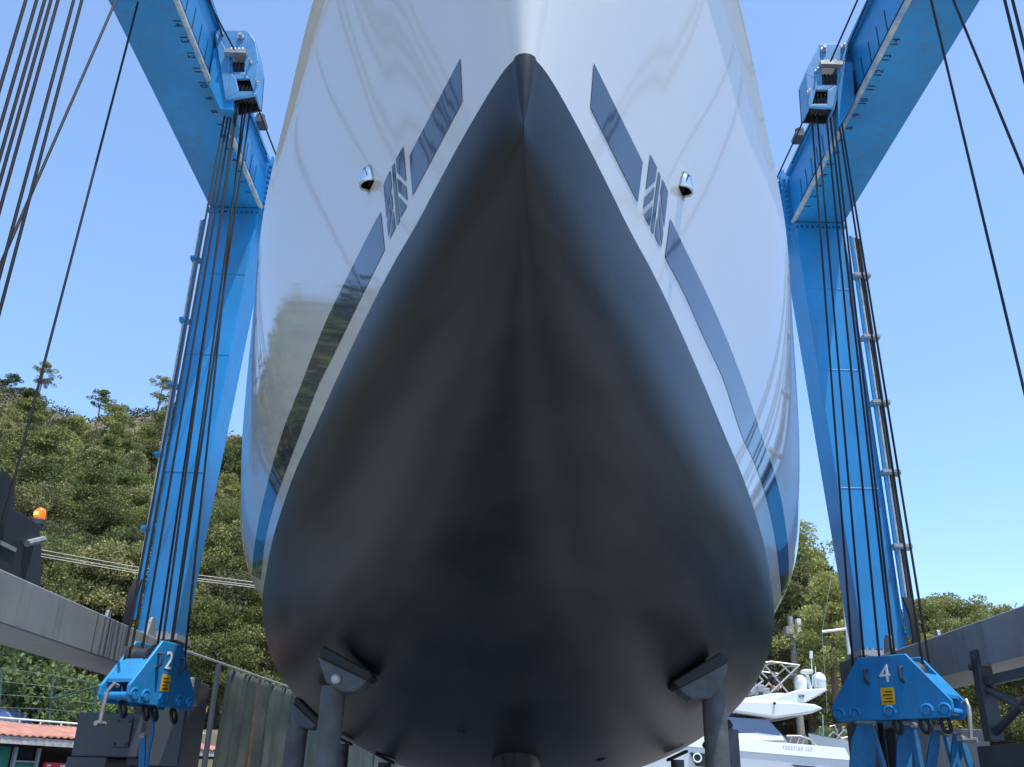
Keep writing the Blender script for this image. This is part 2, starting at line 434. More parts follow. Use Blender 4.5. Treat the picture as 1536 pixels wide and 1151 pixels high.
def strip(e0, e1, name, material, off=.0025, n_=50, m_=5):
    a = resample(e0, n_); c = resample(e1, n_); B = MB(); vs = []; keep = []
    for i in range(n_):
        row = []
        for j in range(m_):
            t = j/(m_-1); p_, q_ = cast(a[i][0]+(c[i][0]-a[i][0])*t, a[i][1]+(c[i][1]-a[i][1])*t)
            row.append(None if p_ is None else p_+q_*off)
        keep.append(row)
    idx = {}
    for i in range(n_):
        for j in range(m_):
            if keep[i][j] is not None: idx[(i, j)] = len(vs); vs.append(keep[i][j])
    fs = [tuple(idx[q] for q in ((i, j), (i, j+1), (i+1, j+1), (i+1, j))) for i in range(n_-1) for j in range(m_-1)
          if all(q in idx for q in ((i, j), (i, j+1), (i+1, j+1), (i+1, j)))]
    B.add(vs, fs); return B.build(name, material, yacht, smooth=True)
strip([(691, 88), (615, 234)], [(694, 153), (619.5, 294)], 'stripe', HULLN, n_=20)
strip([(890, 95), (963.5, 243.7)], [(885, 162), (956, 304)], 'stripe', HULLN, n_=20)
strip([(572, 318), (563.5, 333), (526, 407), (486, 490.5), (454.6, 571), (423, 652), (401.6, 726), (387, 789), (380, 838), (378.5, 862)],
      [(577.5, 375), (573, 384), (544, 443), (505, 524), (476, 583), (448, 657), (427, 712), (407.5, 769), (397, 815), (391, 870)], 'stripe', HULLN, n_=90, m_=7)
strip([(1004.7, 328), (1032, 384), (1066.6, 456), (1095, 522), (1124, 599.4), (1144, 660), (1161, 709), (1175.5, 772), (1182.7, 840.7), (1183, 892), (1178, 915)],
      [(997, 386), (1026.5, 442), (1052, 499), (1084, 568), (1115, 660), (1132.5, 697), (1152.6, 760), (1163, 810), (1169, 860), (1172, 898), (1170.5, 920)], 'stripe', HULLN, n_=90, m_=7)
LG = [[(548, 125), (575, 470), (487, 375), (475, 250)], [(490, 430), (575, 520), (588, 650), (500, 560)], [(503, 610), (580, 700), (520, 815)],
      [(437, 325), (462, 282), (512, 850), (485, 887)], [(358, 500), (366, 470), (422, 355), (436, 505), (385, 825)], [(437, 560), (446, 690), (405, 1000), (390, 870)], [(453, 740), (472, 905), (415, 1022)]]
RG = [[(257, 182), (315, 295), (300, 415), (218, 492)], [(297, 462), (280, 570), (197, 655), (210, 555)], [(277, 622), (255, 808), (200, 705)],
      [(328, 328), (347, 375), (285, 876), (262, 830)], [(362, 395), (412, 505), (377, 815), (346, 510)], [(339, 560), (369, 860), (355, 988), (331, 720)], [(318, 715), (345, 992), (297, 882)]]
decal([[(520+x/6.394, 200+y/6.394) for x, y in q] for q in LG], 'emblem', HULLN)
decal([[(930+x/5.753, 200+y/5.753) for x, y in q] for q in RG], 'emblem', HULLN)
# fine raised spray bead above the antifouling
def bead(pts):
    B = MB(); q = []
    for x, y in resample(pts, 60):
        p_, n_ = cast(x, y)
        if p_ is not None: q.append(p_+n_*.001)
    if len(q) > 3: B.tube(q, .006, 6); B.build('spray_bead', HULLW, yacht, smooth=True)
0 and bead([(806, 60), (828, 98), (880, 175), (955, 318), (1010, 430), (1060, 540)])
# stainless drain hoods
def hood(px, py, hw, hh, dep):
    p_, n_ = cast(px, py); up = (Vector((0, 0, 1)) - n_*n_.z).normalized(); sd = n_.cross(up)
    root = MB(); vs = []; fs = []; A, V = 17, 9
    for i in range(V):
        v = i/(V-1); r = sqrt(max(0, 1-v**1.7))
        for k in range(A):
            a = pi*k/(A-1); vs.append(p_ + sd*(hw*r*cos(a)) + n_*(dep*r*sin(a)+.002) + up*(hh*v))
    for i in range(V-1):
        for k in range(A-1): fs.append((i*A+k, i*A+k+1, (i+1)*A+k+1, (i+1)*A+k))
    root.add(vs, fs); o = root.build('drain_hood', CHROME, yacht, smooth=True)
    so_ = o.modifiers.new('solid', 'SOLIDIFY'); so_.thickness = .006; so_.offset = -1
    B = MB(); B.add([p_+sd*(hw*1.15*c)+up*q+n_*.003 for c, q in ((-1, -.012), (1, -.012), (.7, hh*.8), (0, hh*1.08), (-.7, hh*.8))], [(0, 1, 2, 3, 4)])
    B.prism([Vector(v) for v in B.v[:5]], -n_*.002)
    B.build('base_plate', CHROME, o, fix=True).location = -world_loc(o)
    B = MB(); B.lathe(p_+up*hh*.25+n_*.004, n_, [(0, hw*.45), (.004, hw*.45)], 14); B.build('opening', BLACK, o).location = -world_loc(o)
hood(557, 279, .045, .09, .045); hood(1022, 288, .045, .09, .045)
for px, py, r in [(692, 1097, .035), (901, 1139, .04)]:
    p_, n_ = cast(px, py, bvu)
    if p_ is not None:
        b = MB(); b.lathe(p_-n_*.01, n_, [(0, r), (.018, r), (.022, r*.6), (.012, r*.55)], 18); b.build('skin_fitting', BLACK, yacht, smooth=True)

# ------------------------------------------------------------------ the travel lift
lift = empty('travel_lift', (.22, 11, 0), 'blue and grey boat hoist with tall columns, overhead beams and wire ropes', 'boat lift')
ZB, ZBT = 8.95, 9.78
SIDES = [(-1, -4.20, -3.52), (1, 4.64, 3.96)]     # sign, outer x, inner x
def numbers(sg, xin, beam):
    for k in range(1, 15):
        y = 10.6-(k-1)*.2335
        if sg < 0: mw = frame_mat((xin-.06, y, ZB-.003), (0, 1, 0), (1, 0, 0))
        else: mw = frame_mat((xin+.06, y, ZB-.003), (0, -1, 0), (-1, 0, 0))
        text_mesh(str(k), .115, MARK, 'scale_number', beam, mw, .002)
for sg, xo, xi in SIDES:
    x0, x1 = min(xo, xi), max(xo, xi)
    b = MB(); b.box(x0, x1, -2, 11.05, ZB, ZBT)
    beam = b.build('top_beam', BLUE, lift, bevel=.012)
    numbers(sg, xi, beam)
    # worn lower rail
    b = MB(); xr = xi-sg*.05
    b.box(min(xi-sg*.002, xr), max(xi-sg*.002, xr), -2, 11.0, ZB-.012, ZB+.035); b.build('rail', RAIL, beam, bevel=.004)
    b = MB(); b.box(min(xi-sg*.002, xr), max(xi-sg*.002, xr), -2, 11.0, ZBT-.05, ZBT+.012); b.build('rail', BLUE, beam, bevel=.004)
    # ruler ticks with base line on the inner web
    b = MB()
    for k in range(1, 15):
        y = 10.6-(k-1)*.2335; b.box(min(xi, xi-sg*.004), max(xi, xi-sg*.004), y-.009, y+.009, ZB+.16, ZB+.44)
    b.box(min(xi, xi-sg*.005), max(xi, xi-sg*.005), 7, 10.7, ZB+.13, ZB+.15)
    b.build('scale_ticks', MARK, beam)
    # end flange with bolts
    b = MB(); b.box(min(xi-sg*.10, xo), max(xi-sg*.10, xo), 11.06, 11.10, ZB-.02, ZBT+.05)
    b.box(x0-.03, x1+.03, 11.0-.035, 11.62, ZB-.055, ZB-.015)
    for i in range(9):
        z = ZB+.06+i*.088; x = xi-sg*.06; b.lathe((x, 11.06, z), (0, -1, 0), [(0, .022), (.03, .022)], 6)
    for i in range(9):
        x = x0+.05+i*(x1-x0-.1)/8; b.lathe((x, 10.985, ZB-.055), (0, 0, -1), [(0, .02), (.03, .02)], 6)
    b.build('bolted_flange', BLUE, beam)
    # column, tapering down
    yb = 11.0
    bo, bi = (-4.17, -3.74) if sg < 0 else (4.68, 4.17)
    zc = 3.16
    b = MB()
    b.hexa([(bo, yb, zc), (bi, yb, zc), (bi, yb+.42, zc), (bo, yb+.42, zc)], [(xo, yb, ZB-.06), (xi, yb, ZB-.06), (xi, yb+.60, ZB-.06), (xo, yb+.60, ZB-.06)])
    colm = b.build('column', BLUE, lift, bevel=.012)
    for z in (5.1, 6.7, 7.9):
        t = (z-zc)/(ZB-.06-zc); xa, xb = sorted((bo+(xo-bo)*t, bi+(xi-bi)*t)); b = MB()
        b.tube([(xa+.01, yb-.001, z), (xb-.01, yb-.001, z)], .006, 6); b.build('weld_seam', BLUE, colm)
    b = MB(); b.box(min(bo, bi)-.05, max(bo, bi)+.05, yb-.06, yb+.48, zc-.07, zc-.005)
    for i in range(8): b.lathe((min(bo, bi)+.02+i*(abs(bo-bi)-.04)/7, yb-.035, zc-.005), (0, 0, 1), [(0, .018), (.025, .018)], 6)
    b.build('base_flange', GREY, colm)
    # lower side beam
    l0, l1 = (-4.32, -3.73) if sg < 0 else (4.13, 4.72)
    b = MB(); b.box(l0, l1, -2, 11.55, 2.66, 3.03)
    b.box(min(bo, bi), max(bo, bi), yb, yb+.42, 3.032, zc-.072)
    lb = b.build('lower_beam', GREY, lift, bevel=.012)
    if sg < 0:
        for y in (8.82, 9.12, 9.18, 9.46):
            b = MB(); b.box(l1-.002, l1+.003, y-.006, y+.006, 2.67, 3.02); b.build('weld_seam', DGREY, lb)
    # lifting lugs on the lower beam
    xx = (l1 if sg < 0 else l0)-sg*(-.06)
    for y, h in ((9.15, .07), (10.35, .2)):
        b = MB()
        pts = [(xx, y-h*.7, 3.032)] + [(xx, y-h*.45*cos(pi*i/8), 3.03+h*.6+h*.45*sin(pi*i/8)) for i in range(9)] + [(xx, y+h*.7, 3.032)]
        b.prism(pts, (.03, 0, 0)); b.build('lug', GREY, lb)
    # leg and bogie with wheels
    c0, c1 = (-3.95, -3.40) if sg < 0 else (4.18, 4.72)
    b = MB(); b.box(c0, c1, 10.75, 11.5, 1.75, 2.655); 
    if sg > 0: b.box(4.04, 4.125, 10.75, 11.5, 1.75, 3.08)
    leg = b.build('bogie_leg', DGREY, lift, bevel=.012)
    if sg < 0:
        b = MB(); b.box(-4.49, -3.80, 10.62, 11.4, 1.83, 2.27); b.box(-4.52, -4.1, 10.60, 11.38, 1.2, 1.826)
        bx = b.build('bogie_box', DGREY, lift, bevel=.012)
        b = MB(); b.box(-4.08, -3.90, 10.59, 10.62, 1.93, 2.22)
        for xq in (-4.05, -3.93):
            for zq in (1.96, 2.19): b.lathe((xq, 10.59, zq), (0, -1, 0), [(0, .016), (.02, .016)], 6)
        b.build('cover_plate', DGREY, bx, bevel=.004)
        b = MB(); b.box(-3.42, -3.27, 10.5, 10.72, 2.36, 2.64); b.build('junction_box', STEEL, leg, bevel=.01)
    else:
        b = MB(); b.box(3.82, 3.98, 10.62, 11.3, 2.36, 2.60); b.box(3.98, 4.18, 10.8, 11.2, 2.40, 2.55); b.box(4.2, 5.2, 10.5, 11.3, 1.6, 2.30); b.build('bogie_box', DGREY, lift, bevel=.012)
    xw = -4.0 if sg < 0 else 4.45
    for yw in (10.3, 11.9):
        b = MB(); b.lathe((xw-.3, yw, .8), (1, 0, 0), [(0, .45), (.02, .72), (.1, .8), (.5, .8), (.58, .72), (.6, .45)], 36)
        wh = b.build('wheel', BLACK, lift, smooth=True)
        b = MB(); b.lathe((xw-.31, yw, .8), (1, 0, 0), [(0, .40), (.62, .40)], 28); b.build('rim', GREY, wh).location = -world_loc(wh)
# rear cross beam, mostly behind the hull
b = MB(); b.box(-3.50, 3.94, 11.25, 11.95, 9.0, 9.85); b.build('cross_beam', BLUE, lift, bevel=.012)
for x, sg in ((-3.50, 1), (3.94, -1)):
    b = MB(); b.box(min(x, x+sg*.03), max(x, x+sg*.03), 11.14, 12.0, 8.9, 9.95)
    for i in range(9): b.lathe((x+sg*.03, 11.19, 8.98+i*.11), (sg, 0, 0), [(0, .022), (.03, .022)], 6)
    b.build('bolted_flange', BLUE, lift)

# trolleys on the top beams
def trolley(sg, front, wins, carr, xsheave, ycab, bolts):
    y0 = 8.40; P2 = lambda q, y=y0: PY(q[0], q[1], y)
    def rot(y): return y
    b = MB(); b.prism([PY(x, y, 8.43) for x, y in carr], (0, .5, 0))
    tr_ = b.build('trolley', BLUE, lift, bevel=.012)
    loc = -world_loc(tr_)
    # cheek plates and front plate with two openings through which the sheaves show
    xs_ = [P2(q).x for q in front]; zs_ = [P2(q).z for q in front]
    bm = MB(); out = [P2(q) for q in front]
    # front plate built from strips round the two openings
    (a0, a1, a2, a3), (c0, c1, c2, c3) = wins
    A = [P2(q) for q in (a0, a1, a2, a3)]; Cc = [P2(q) for q in (c0, c1, c2, c3)]
    b = MB()
    f = out
    def quad(*pts): b.prism([Vector(p) for p in pts], (0, .035, 0))
    quad(f[0], f[1], A[1], A[0]); quad(f[1], f[2], f[3], A[2], A[1]); quad(f[5], f[0], A[0], A[3])
    quad(A[3], A[2], Cc[1], Cc[0]); quad(A[2], f[3], f[4], Cc[2], Cc[1]); quad(f[5], A[3], Cc[0], Cc[3])
    quad(Cc[3], Cc[2], f[4], f[5])
    o = b.build('front_plate', SKYBLUE, tr_, bevel=.006); o.location = loc
    # side plates
    b = MB()
    for i in (1, 2, 3, 5):
        p0, p1 = f[i], f[(i+1) % 6]
        b.prism([p0+Vector((0, .036, 0)), p1+Vector((0, .036, 0)), p1+Vector((0, .26, 0)), p0+Vector((0, .26, 0))], (-sg*-.02, 0, 0))
    o = b.build('cheek_plate', SKYBLUE, tr_); o.location = loc
    b = MB(); b.prism([p_+Vector((0, .27, 0)) for p_ in f], (0, .02, 0)); o = b.build('back_plate', WDARK, tr_); o.location = loc
    b = MB()
    for k, W_ in enumerate((A, Cc)):
        cx = sum(p.x for p in W_)/4; cz = sum(p.z for p in W_)/4; wd = max(p.x for p in W_)-min(p.x for p in W_)
        for j in range(5):
            x = cx-wd*.5+wd*(j+.5)/5
            b.lathe((x-wd*.1, y0+.155, cz), (1, 0, 0), [(0, .112), (wd*.03, .112), (wd*.05, .09), (wd*.15, .09), (wd*.17, .112), (wd*.2, .112)], 24)
    o = b.build('sheave', WDARK, tr_, smooth=True); o.location = loc
    b = MB()
    for q, r in bolts:
        p_ = P2(q); b.lathe(p_+Vector((0, -.002, 0)), (0, -1, 0), [(0, r*1.6), (.02, r*1.6), (.022, r), (.07, r)], 8)
    top0, top1 = A[0], A[1]
    for j in range(4):
        p_ = top0.lerp(top1, (j+.7)/4.4)+Vector((0, -.02, .03)); b.ball(p_, .028, 8, 5)
    o = b.build('bolt', STEEL, tr_); o.location = loc
    b = MB(); b.box(min(top0.x, top1.x)-.03, max(top0.x, top1.x)+.03, y0-.07, y0-.002, top0.z-.05, top0.z+.005)
    o = b.build('rope_guard', STEEL, tr_); o.location = loc
    return tr_
trL = trolley(-1, [(322, 46), (372, 46), (383, 62), (388, 92), (384, 142), (338, 150)], [((343, 80), (368, 80), (366, 108), (345, 108)), ((354, 118), (374, 118), (380, 137), (358, 137))],
              [(320, 71), (346, 74), (350, 112), (350, 165), (329, 164), (312, 127)], -3.2, 8.5, [((362, 57), .022), ((333, 52), .016), ((376, 95), .012), ((386, 125), .012)])
trR = trolley(1, [(1272, 66), (1229, 66), (1213, 98), (1209, 110), (1213, 160), (1250, 162)], [((1257, 98), (1232, 98), (1234, 127), (1256, 127)), ((1242, 135), (1224, 135), (1219, 156), (1241, 156))],
              [(1279, 92), (1256, 94), (1256, 140), (1258, 192), (1262, 186), (1283, 148)], 3.6, 8.5, [((1235, 76), .022), ((1264, 72), .016), ((1224, 108), .012), ((1212, 140), .012)])
# stops on top of the beam ends
for x in (-3.45, 3.9):
    b = MB(); b.box(x-.09, x+.09, 10.15, 10.35, ZBT+.0, ZBT+.07); b.lathe((x, 10.25, ZBT+.07), (0, 0, 1), [(0, .06), (.1, .06)], 10); b.build('end_stop', DGREY, lift)

CABR = .0108
def cable(pts, r=CABR, parent=lift):
    b = MB(); b.tube(pts, r, 6); return b.build('wire_rope', CABLE, parent, smooth=True)

# ------------------------------------------------------------------ hook blocks hung under the trolleys
def hook_block(num, near, far, z0, label, straps):
    near = Vector(near); far = Vector(far); ctr = (near+far)/2; ax = (far-near); L = ax.length; rz = atan2(ax.y, ax.x)
    side = 1 if num == '4' else -1    # local -y looks inboard for '2' ; +y for '4'
    root = empty('hook_block', (ctr.x, ctr.y, z0), label, 'hook block', 'hook blocks of the boat hoist', rz)
    hl = L/2; H = .53; T = .15
    out = [(-hl, .06), (-hl+.05, .0), (hl-.04, .0), (hl, .06), (hl, .13), (hl-.30, H), (-hl+.34, H), (-hl, .13)]
    def plate(y0, y1):
        b = MB(); b.prism([(x, y0, z) for x, z in out], (0, y1-y0, 0)); return b
    plate(-T, -T+.03).build('side_plate', BLUE2, root, bevel=.008, local=True)
    plate(T-.03, T).build('side_plate', BLUE2, root, bevel=.008, local=True)
    for s_ in (-1, 1):      # sloping covers between the plates
        b = MB(); xa, xb = s_*(hl-.05), s_*(hl-.31)
        za, zb = .19, H-.02
        def pt(t, dz): return (xa+(xb-xa)*t, za+(zb-za)*t+dz)
        (xx0, zz0), (xx1, zz1) = pt(.02, -.01), pt(.58, -.01)
        b.hexa([(xx0, -T+.032, zz0-.03), (xx1, -T+.032, zz1-.03), (xx1, T-.032, zz1-.03), (xx0, T-.032, zz0-.03)], [(xx0, -T+.032, zz0), (xx1, -T+.032, zz1), (xx1, T-.032, zz1), (xx0, T-.032, zz0)])
        b.build('cover_plate', BLUE2, root, bevel=.004, local=True)
    for i in range(3):
        b = MB(); b.lathe(((i-1)*.13, -T+.04, .36), (0, 1, 0), [(0, .14), (.02, .14), (.05, .105), (T*2-.13, .105), (T*2-.10, .14), (T*2-.08, .14)], 24)
        b.build('sheave', WDARK, root, smooth=True, local=True)
    fy = -T if side < 0 else T; o_ = -1 if side < 0 else 1
    xdir = (1, 0, 0) if side < 0 else (-1, 0, 0)
    text_mesh(num, .21, WHITEP, 'number', root, frame_mat((0, fy+o_*.003, .37), xdir, (0, 0, 1)), .002, local=True)
    b = MB(); b.box(-.06, .06, min(fy, fy+o_*.004), max(fy, fy+o_*.004), .12, .26); lab = b.build('warning_label', YELLOW, root, local=True)
    b = MB()
    for i in range(4): b.box(-.042, .042-.02*(i % 2), min(fy+o_*.004, fy+o_*.006), max(fy+o_*.004, fy+o_*.006), .14+i*.028, .148+i*.028)
    b.build('print', MARK, lab, local=True)
    for s_ in (-.16, .16):
        b = MB(); b.tube([(s_, fy, .42), (s_, fy+o_*.045, .41), (s_, fy+o_*.05, .33), (s_, fy, .30)], .014, 8); b.build('handle', DGREY, root, smooth=True, local=True)
    for i, x in enumerate([-hl+.07, -hl+.22, 0, hl-.22, hl-.07]):
        b = MB(); b.lathe((x, -T-.02, .055), (0, 1, 0), [(0, .03), (2*T+.04, .03)], 14)
        b.build('pin', BLUE2, root, smooth=True, local=True)
        b = MB(); b.tube([(x+.048*cos(a), fy+o_*.004, .06+.048*sin(a)) for a in [pi*j/10-.2 for j in range(12)]], .011, 6); b.build('pin_lug', BLUE2, root, smooth=True, local=True)
    # shackle hanging from the near end
    b = MB(); xs_ = -hl+.02
    b.tube([(xs_-.02, -.04, .12), (xs_-.06, -.03, .14), (xs_-.085, 0, .08), (xs_-.08, .02, -.06), (xs_-.07, .03, -.16)], .017, 8)
    b.tube([(xs_-.12, .03, -.17), (xs_-.01, .03, -.17)], .02, 8); b.build('shackle', STEEL, root, smooth=True, local=True)
    for x in straps:
        b = MB(); b.tube([(x+.036*cos(a), .0+.02*sin(a), -.045+.06*sin(a)) for a in [2*pi*j/14 for j in range(15)]], .016, 8); b.build('shackle', WDARK, root, smooth=True, local=True)
    return root, ctr, ax.normalized()
blkL = hook_block('2', (-3.15, 8.02, 0), (-2.88, 8.90, 0), 2.19, 'blue hook block marked 2 in sun beside the left column', (-.3, 0, .12, .4))
blkR = hook_block('4', (3.82, 8.1, 0), (3.10, 8.92, 0), 2.22, 'blue hook block marked 4 in shade beside the right column', (-.4, -.22, .02, .3))
# wire ropes from trolleys to blocks
def bundle(blk, z, tops, us):
    root, c, ax = blk
    for (px, py, yy), (u, v) in zip(tops, us):
        q = c+ax*u+Vector((-ax.y, ax.x, 0))*v; q.z = z+.45
        cable([PY(px, py, yy), q])
bundle(blkL, 2.19, [(347, 120, 8.6), (352, 120, 8.6), (356, 120, 8.6), (360, 112, 8.5), (364, 112, 8.5), (372, 140, 8.6), (379, 140, 8.6), (368, 130, 8.6)],
       [(-.40, 0), (-.26, .05), (-.08, .08), (0, -.06), (.08, .05), (.2, 0), (.30, .06), (.36, -.05)])
bundle(blkR, 2.22, [(1216, 156, 8.6), (1224, 156, 8.6), (1237, 150, 8.6), (1241, 140, 8.6), (1245, 125, 8.5), (1249, 125, 8.5), (1252, 120, 8.5)],
       [(.34, .06), (.26, 0), (.08, .06), (.02, -.06), (-.06, .05), (-.28, .0), (-.36, .05)])
# ropes of the nearer trolleys, nearly plumb
for y, dx in ((4.60, 0), (4.69, .01), (4.785, 0), (4.835, .01), (4.925, 0), (5.10, 0), (5.18, .01)):
    cable([(-3.2+dx, y, 8.8), (-3.2+dx, y+.06, 2.7)])
for y in (4.98, 4.90):
    cable([(3.5, y, 8.8), (3.5, y+.04, 2.7)])
cable([(-3.5, 6.43, 9.1), (-3.5, 5.3, 3.3)]); cable([(3.8, 6.27, 9.1), (3.8, 5.2, 3.3)])
cable([(-3.9, 7.30, 9.0), (-3.9, 7.15, 3.42)]); cable([(3.8, 6.42, 9.1), (3.8, 6.22, 3.2)])
# hauling ropes along the beams above the trolleys
for x, sg in ((-3.02, -1), (3.5, 1)):
    cable([(x, 5, 9.11 if sg > 0 else 8.95), (x, 8.42, 9.3 if sg > 0 else 9.25)]) if False else None
cable([PX(290, -40, -3.05), PX(351, 74, -3.05)]); cable([PX(300, -40, -3.3), PX(334, 55, -3.3)], .009)
cable([PX(381, 147, -3.05), PX(420, 248, -3.05)]); cable([PX(362, 142, -3.2), PX(400, 232, -3.3)], .009)
cable([PX(1304, -40, 3.6), PX(1246, 92, 3.6)]); cable([PX(1319, -40, 3.75), PX(1272, 70, 3.75)], .009)
cable([PX(1214, 162, 3.6), PX(1164, 270, 3.6)]); cable([PX(1226, 164, 3.75), PX(1188, 245, 3.75)], .009)

# hydraulic pipes along the outer edge of the columns
for sg in (-1, 1):
    xo_t, xo_b = (-4.225, -4.195) if sg < 0 else (4.68, 4.68)
    for k, (r, mt) in enumerate(((.022, BLUE), (.018, STEEL), (.022, WDARK), (.014, BLACK))[:4 if sg > 0 else 2]):
        b = MB(); x = sg*.045*k
        b.tube([(xo_t+x, 10.93+.02*k, 8.7), (xo_b+x, 10.93+.02*k, 3.3)], r, 8); b.build('hydraulic_pipe', mt, lift, smooth=True)
    for i in (.7, 2.2, 3.7, 5.2, 6.7):
        z = 3.9+i*.62; b = MB(); n_ = 4 if sg > 0 else 2
        xa, xb = sorted((xo_t-sg*.03, xo_t+sg*(.055*(n_-1)+.025))); b.box(xa, xb, 10.9, 11.02, z, z+.06); b.box(xa, xb, 10.885, 10.899, z+.015, z+.045)
        b.build('pipe_clamp', BLUE if sg < 0 else GREY, lift)
    b = MB(); xh = xo_b+sg*.0
    for k in range(3): b.tube([(xo_b+sg*.03*k, 10.9, 3.75), (xo_b+sg*(.02+.03*k), 10.84, 3.55), (xo_b+sg*(.03+.03*k), 10.86, 3.3), (xo_b+sg*.03*k, 10.95, 3.04)], .022, 8)
    b.build('rubber_hose', BLACK, lift, smooth=True)

# winch and power unit on the left lower beam
b = MB()
b.box(-4.75, -4.02, 6.4, 8.0, 3.5, 3.62); b.box(-4.75, -4.65, 6.4, 8.0, 3.032, 3.5)
b.prism([(-4.0, 6.4, 3.032), (-4.0, 7.85, 3.032), (-4.0, 7.95, 3.62), (-4.0, 6.4, 3.62)], (-.02, 0, 0))
b.hexa([(-4.6, 8.0, 3.03), (-4.05, 8.0, 3.03), (-4.05, 8.35, 3.03), (-4.6, 8.35, 3.03)], [(-4.6, 8.0, 3.64), (-4.1, 8.0, 3.6), (-4.1, 8.2, 3.58), (-4.6, 8.2, 3.64)])
wf = b.build('winch_frame', WDARK, lift, bevel=.01)
b = MB(); b.box(-4.6, -3.98, 6.5, 7.6, 3.30, 3.33); b.tube([(-3.97, 7.98, 3.50), (-3.97, 7.72, 3.40)], .03, 8); b.build('bracket', GREY, wf)
b = MB(); b.lathe((-4.3, 7.1, 3.60), (1, 0, 0), [(0, .22), (.03, .22), (.04, .14), (.32, .14), (.33, .22), (.36, .22)], 30); b.build('winch_drum', WDARK, wf, smooth=True)
b = MB(); b.box(4.36, 4.8, 6.3, 7.60, 3.032, 3.48); b.build('power_unit', DGREY, lift, bevel=.015)
# amber beacon on a short post
bp_ = PX(56, 790, -4.2); B0 = Vector((-4.2, bp_.y, bp_.z))
b = MB(); b.tube([B0+Vector((0, 0, -.6)), B0+Vector((0, 0, -.02))], .018, 8); b.lathe(B0+Vector((0, 0, -.03)), (0, 0, 1), [(0, .03), (.03, .038), (.05, .055), (.09, .056), (.095, .05)], 20)
be = b.build('beacon', DGREY, lift, smooth=True)
b = MB(); b.lathe(B0+Vector((0, 0, .075)), (0, 0, 1), [(0, .048), (.055, .048), (.08, .04), (.096, .018), (.098, .001)], 20)
o = b.build('beacon_lens', ORANGE, be, smooth=True); o.location = -world_loc(be)
b = MB(); b.lathe(B0+Vector((-.012, -.02, .095)), (0, 0, 1), [(0, .034), (.035, .034)], 12); o = b.build('lamp', ORANGEH, be); o.location = -world_loc(be)
# cross braced ladder frame under the right lower beam
b = MB()
for y in (8.32, 7.2):
    b.box(4.10, 4.22, y-.06, y+.06, 2.06, 2.80)
b.box(4.13, 4.19, 7.2, 8.32, 2.50, 2.58)
b.tube([(4.16, 8.3, 2.12), (4.16, 7.25, 2.50)], .035, 6); b.tube([(4.16, 8.3, 2.48), (4.16, 7.25, 2.1)], .035, 6)
for z in (2.66, 2.72): b.lathe((4.10, 8.26 if z > 2.7 else 8.36, z), (-1, 0, 0), [(0, .03), (.03, .03)], 8)
b.build('brace_frame', DGREY, lift, bevel=.006)
b = MB(); b.box(4.05, 4.75, 6.6, 8.42, 1.2, 2.02); b.box(4.044, 4.05, 7.0, 8.3, 1.85, 1.86); b.build('tool_box', DGREY, lift, bevel=.012)

# ------------------------------------------------------------------ slings
def sling(top, bot, w0, label, yaw=0, name='lifting_sling', grp='blue webbing slings under the hook blocks'):
    top = Vector(top); bot = Vector(bot); b = MB(); wd = Vector((cos(yaw), sin(yaw), 0)); th = Vector((-sin(yaw), cos(yaw), 0))*.012
    vs = []; n_ = 7
    for i in range(n_):
        t = i/(n_-1); p_ = top.lerp(bot, t); ww = w0*(.55+.45*min(1, t*3)) if w0 > .05 else w0
        for q in (-1, 1):
            for s_ in (-1, 1): vs.append(p_+wd*(ww/2*q)+th*s_)
    fs = []
    for i in range(n_-1):
        a = i*4; c = a+4
        fs += [(a, a+1, c+1, c), (a+1, a+3, c+3, c+1), (a+3, a+2, c+2, c+3), (a+2, a, c, c+2)]
    fs += [(0, 2, 3, 1), tuple((n_-1)*4+i for i in (0, 1, 3, 2))]
    b.add(vs, fs)
    root = empty(name, bot, label, 'sling', grp); b.build('webbing', STRAP, root, smooth=False)
    b = MB(); b.tube([top+Vector((0, 0, .0))-wd*w0*.4, top+wd*w0*.4], .025, 8); b.build('thimble', STEEL, root, smooth=True)
def pxb(px, py, y): return PY(px, py, y)
SL = [((1297, 1082), (1292, 1175), .22, 8.7, 'wide blue sling hanging at the inboard end of hook block 4', 0),
      ((1306, 1085), (1335, 1180), .10, 8.75, 'dark twisted sling tail beside the wide sling under hook block 4', .9),
      ((1357, 1085), (1355, 1175), .13, 8.55, 'blue sling hanging straight under the middle of hook block 4', 0),
      ((1368, 1088), (1382, 1175), .11, 8.6, 'darker sling pressed against the straight one under the middle of hook block 4', .5),
      ((1405, 1092), (1393, 1175), .09, 8.4, 'narrow pale blue sling slanting inward under hook block 4', 0),
      ((1417, 1100), (1441, 1180), .08, 8.4, 'dark sling slanting away to the right under hook block 4', .6),
      ((1435, 1098), (1434, 1175), .09, 8.3, 'narrow sling hanging plumb near the outer end of hook block 4', 0),
      ((1442, 1108), (1466, 1180), .08, 8.2, 'thin dark sling on the shackle at the outer tip of hook block 4', .6)]
for (t_, b_, w0, y, lab, yw) in SL:
    sling(PY(*t_, y), PY(*b_, y), w0, lab, yw)
sling(PY(214, 1104, 8.6), PY(212, 1175, 8.6), .05, 'short pale blue cord sling ending below hook block 2')
b = MB(); b.tube([PY(229, 1068, 8.6), PY(229, 1100, 8.6), PY(222, 1130, 8.6), PY(219, 1175, 8.6)], .018, 8)
tag(b.build('tag_line', STRAP, smooth=True), 'thin blue line with a kink hanging from hook block 2', 'line')

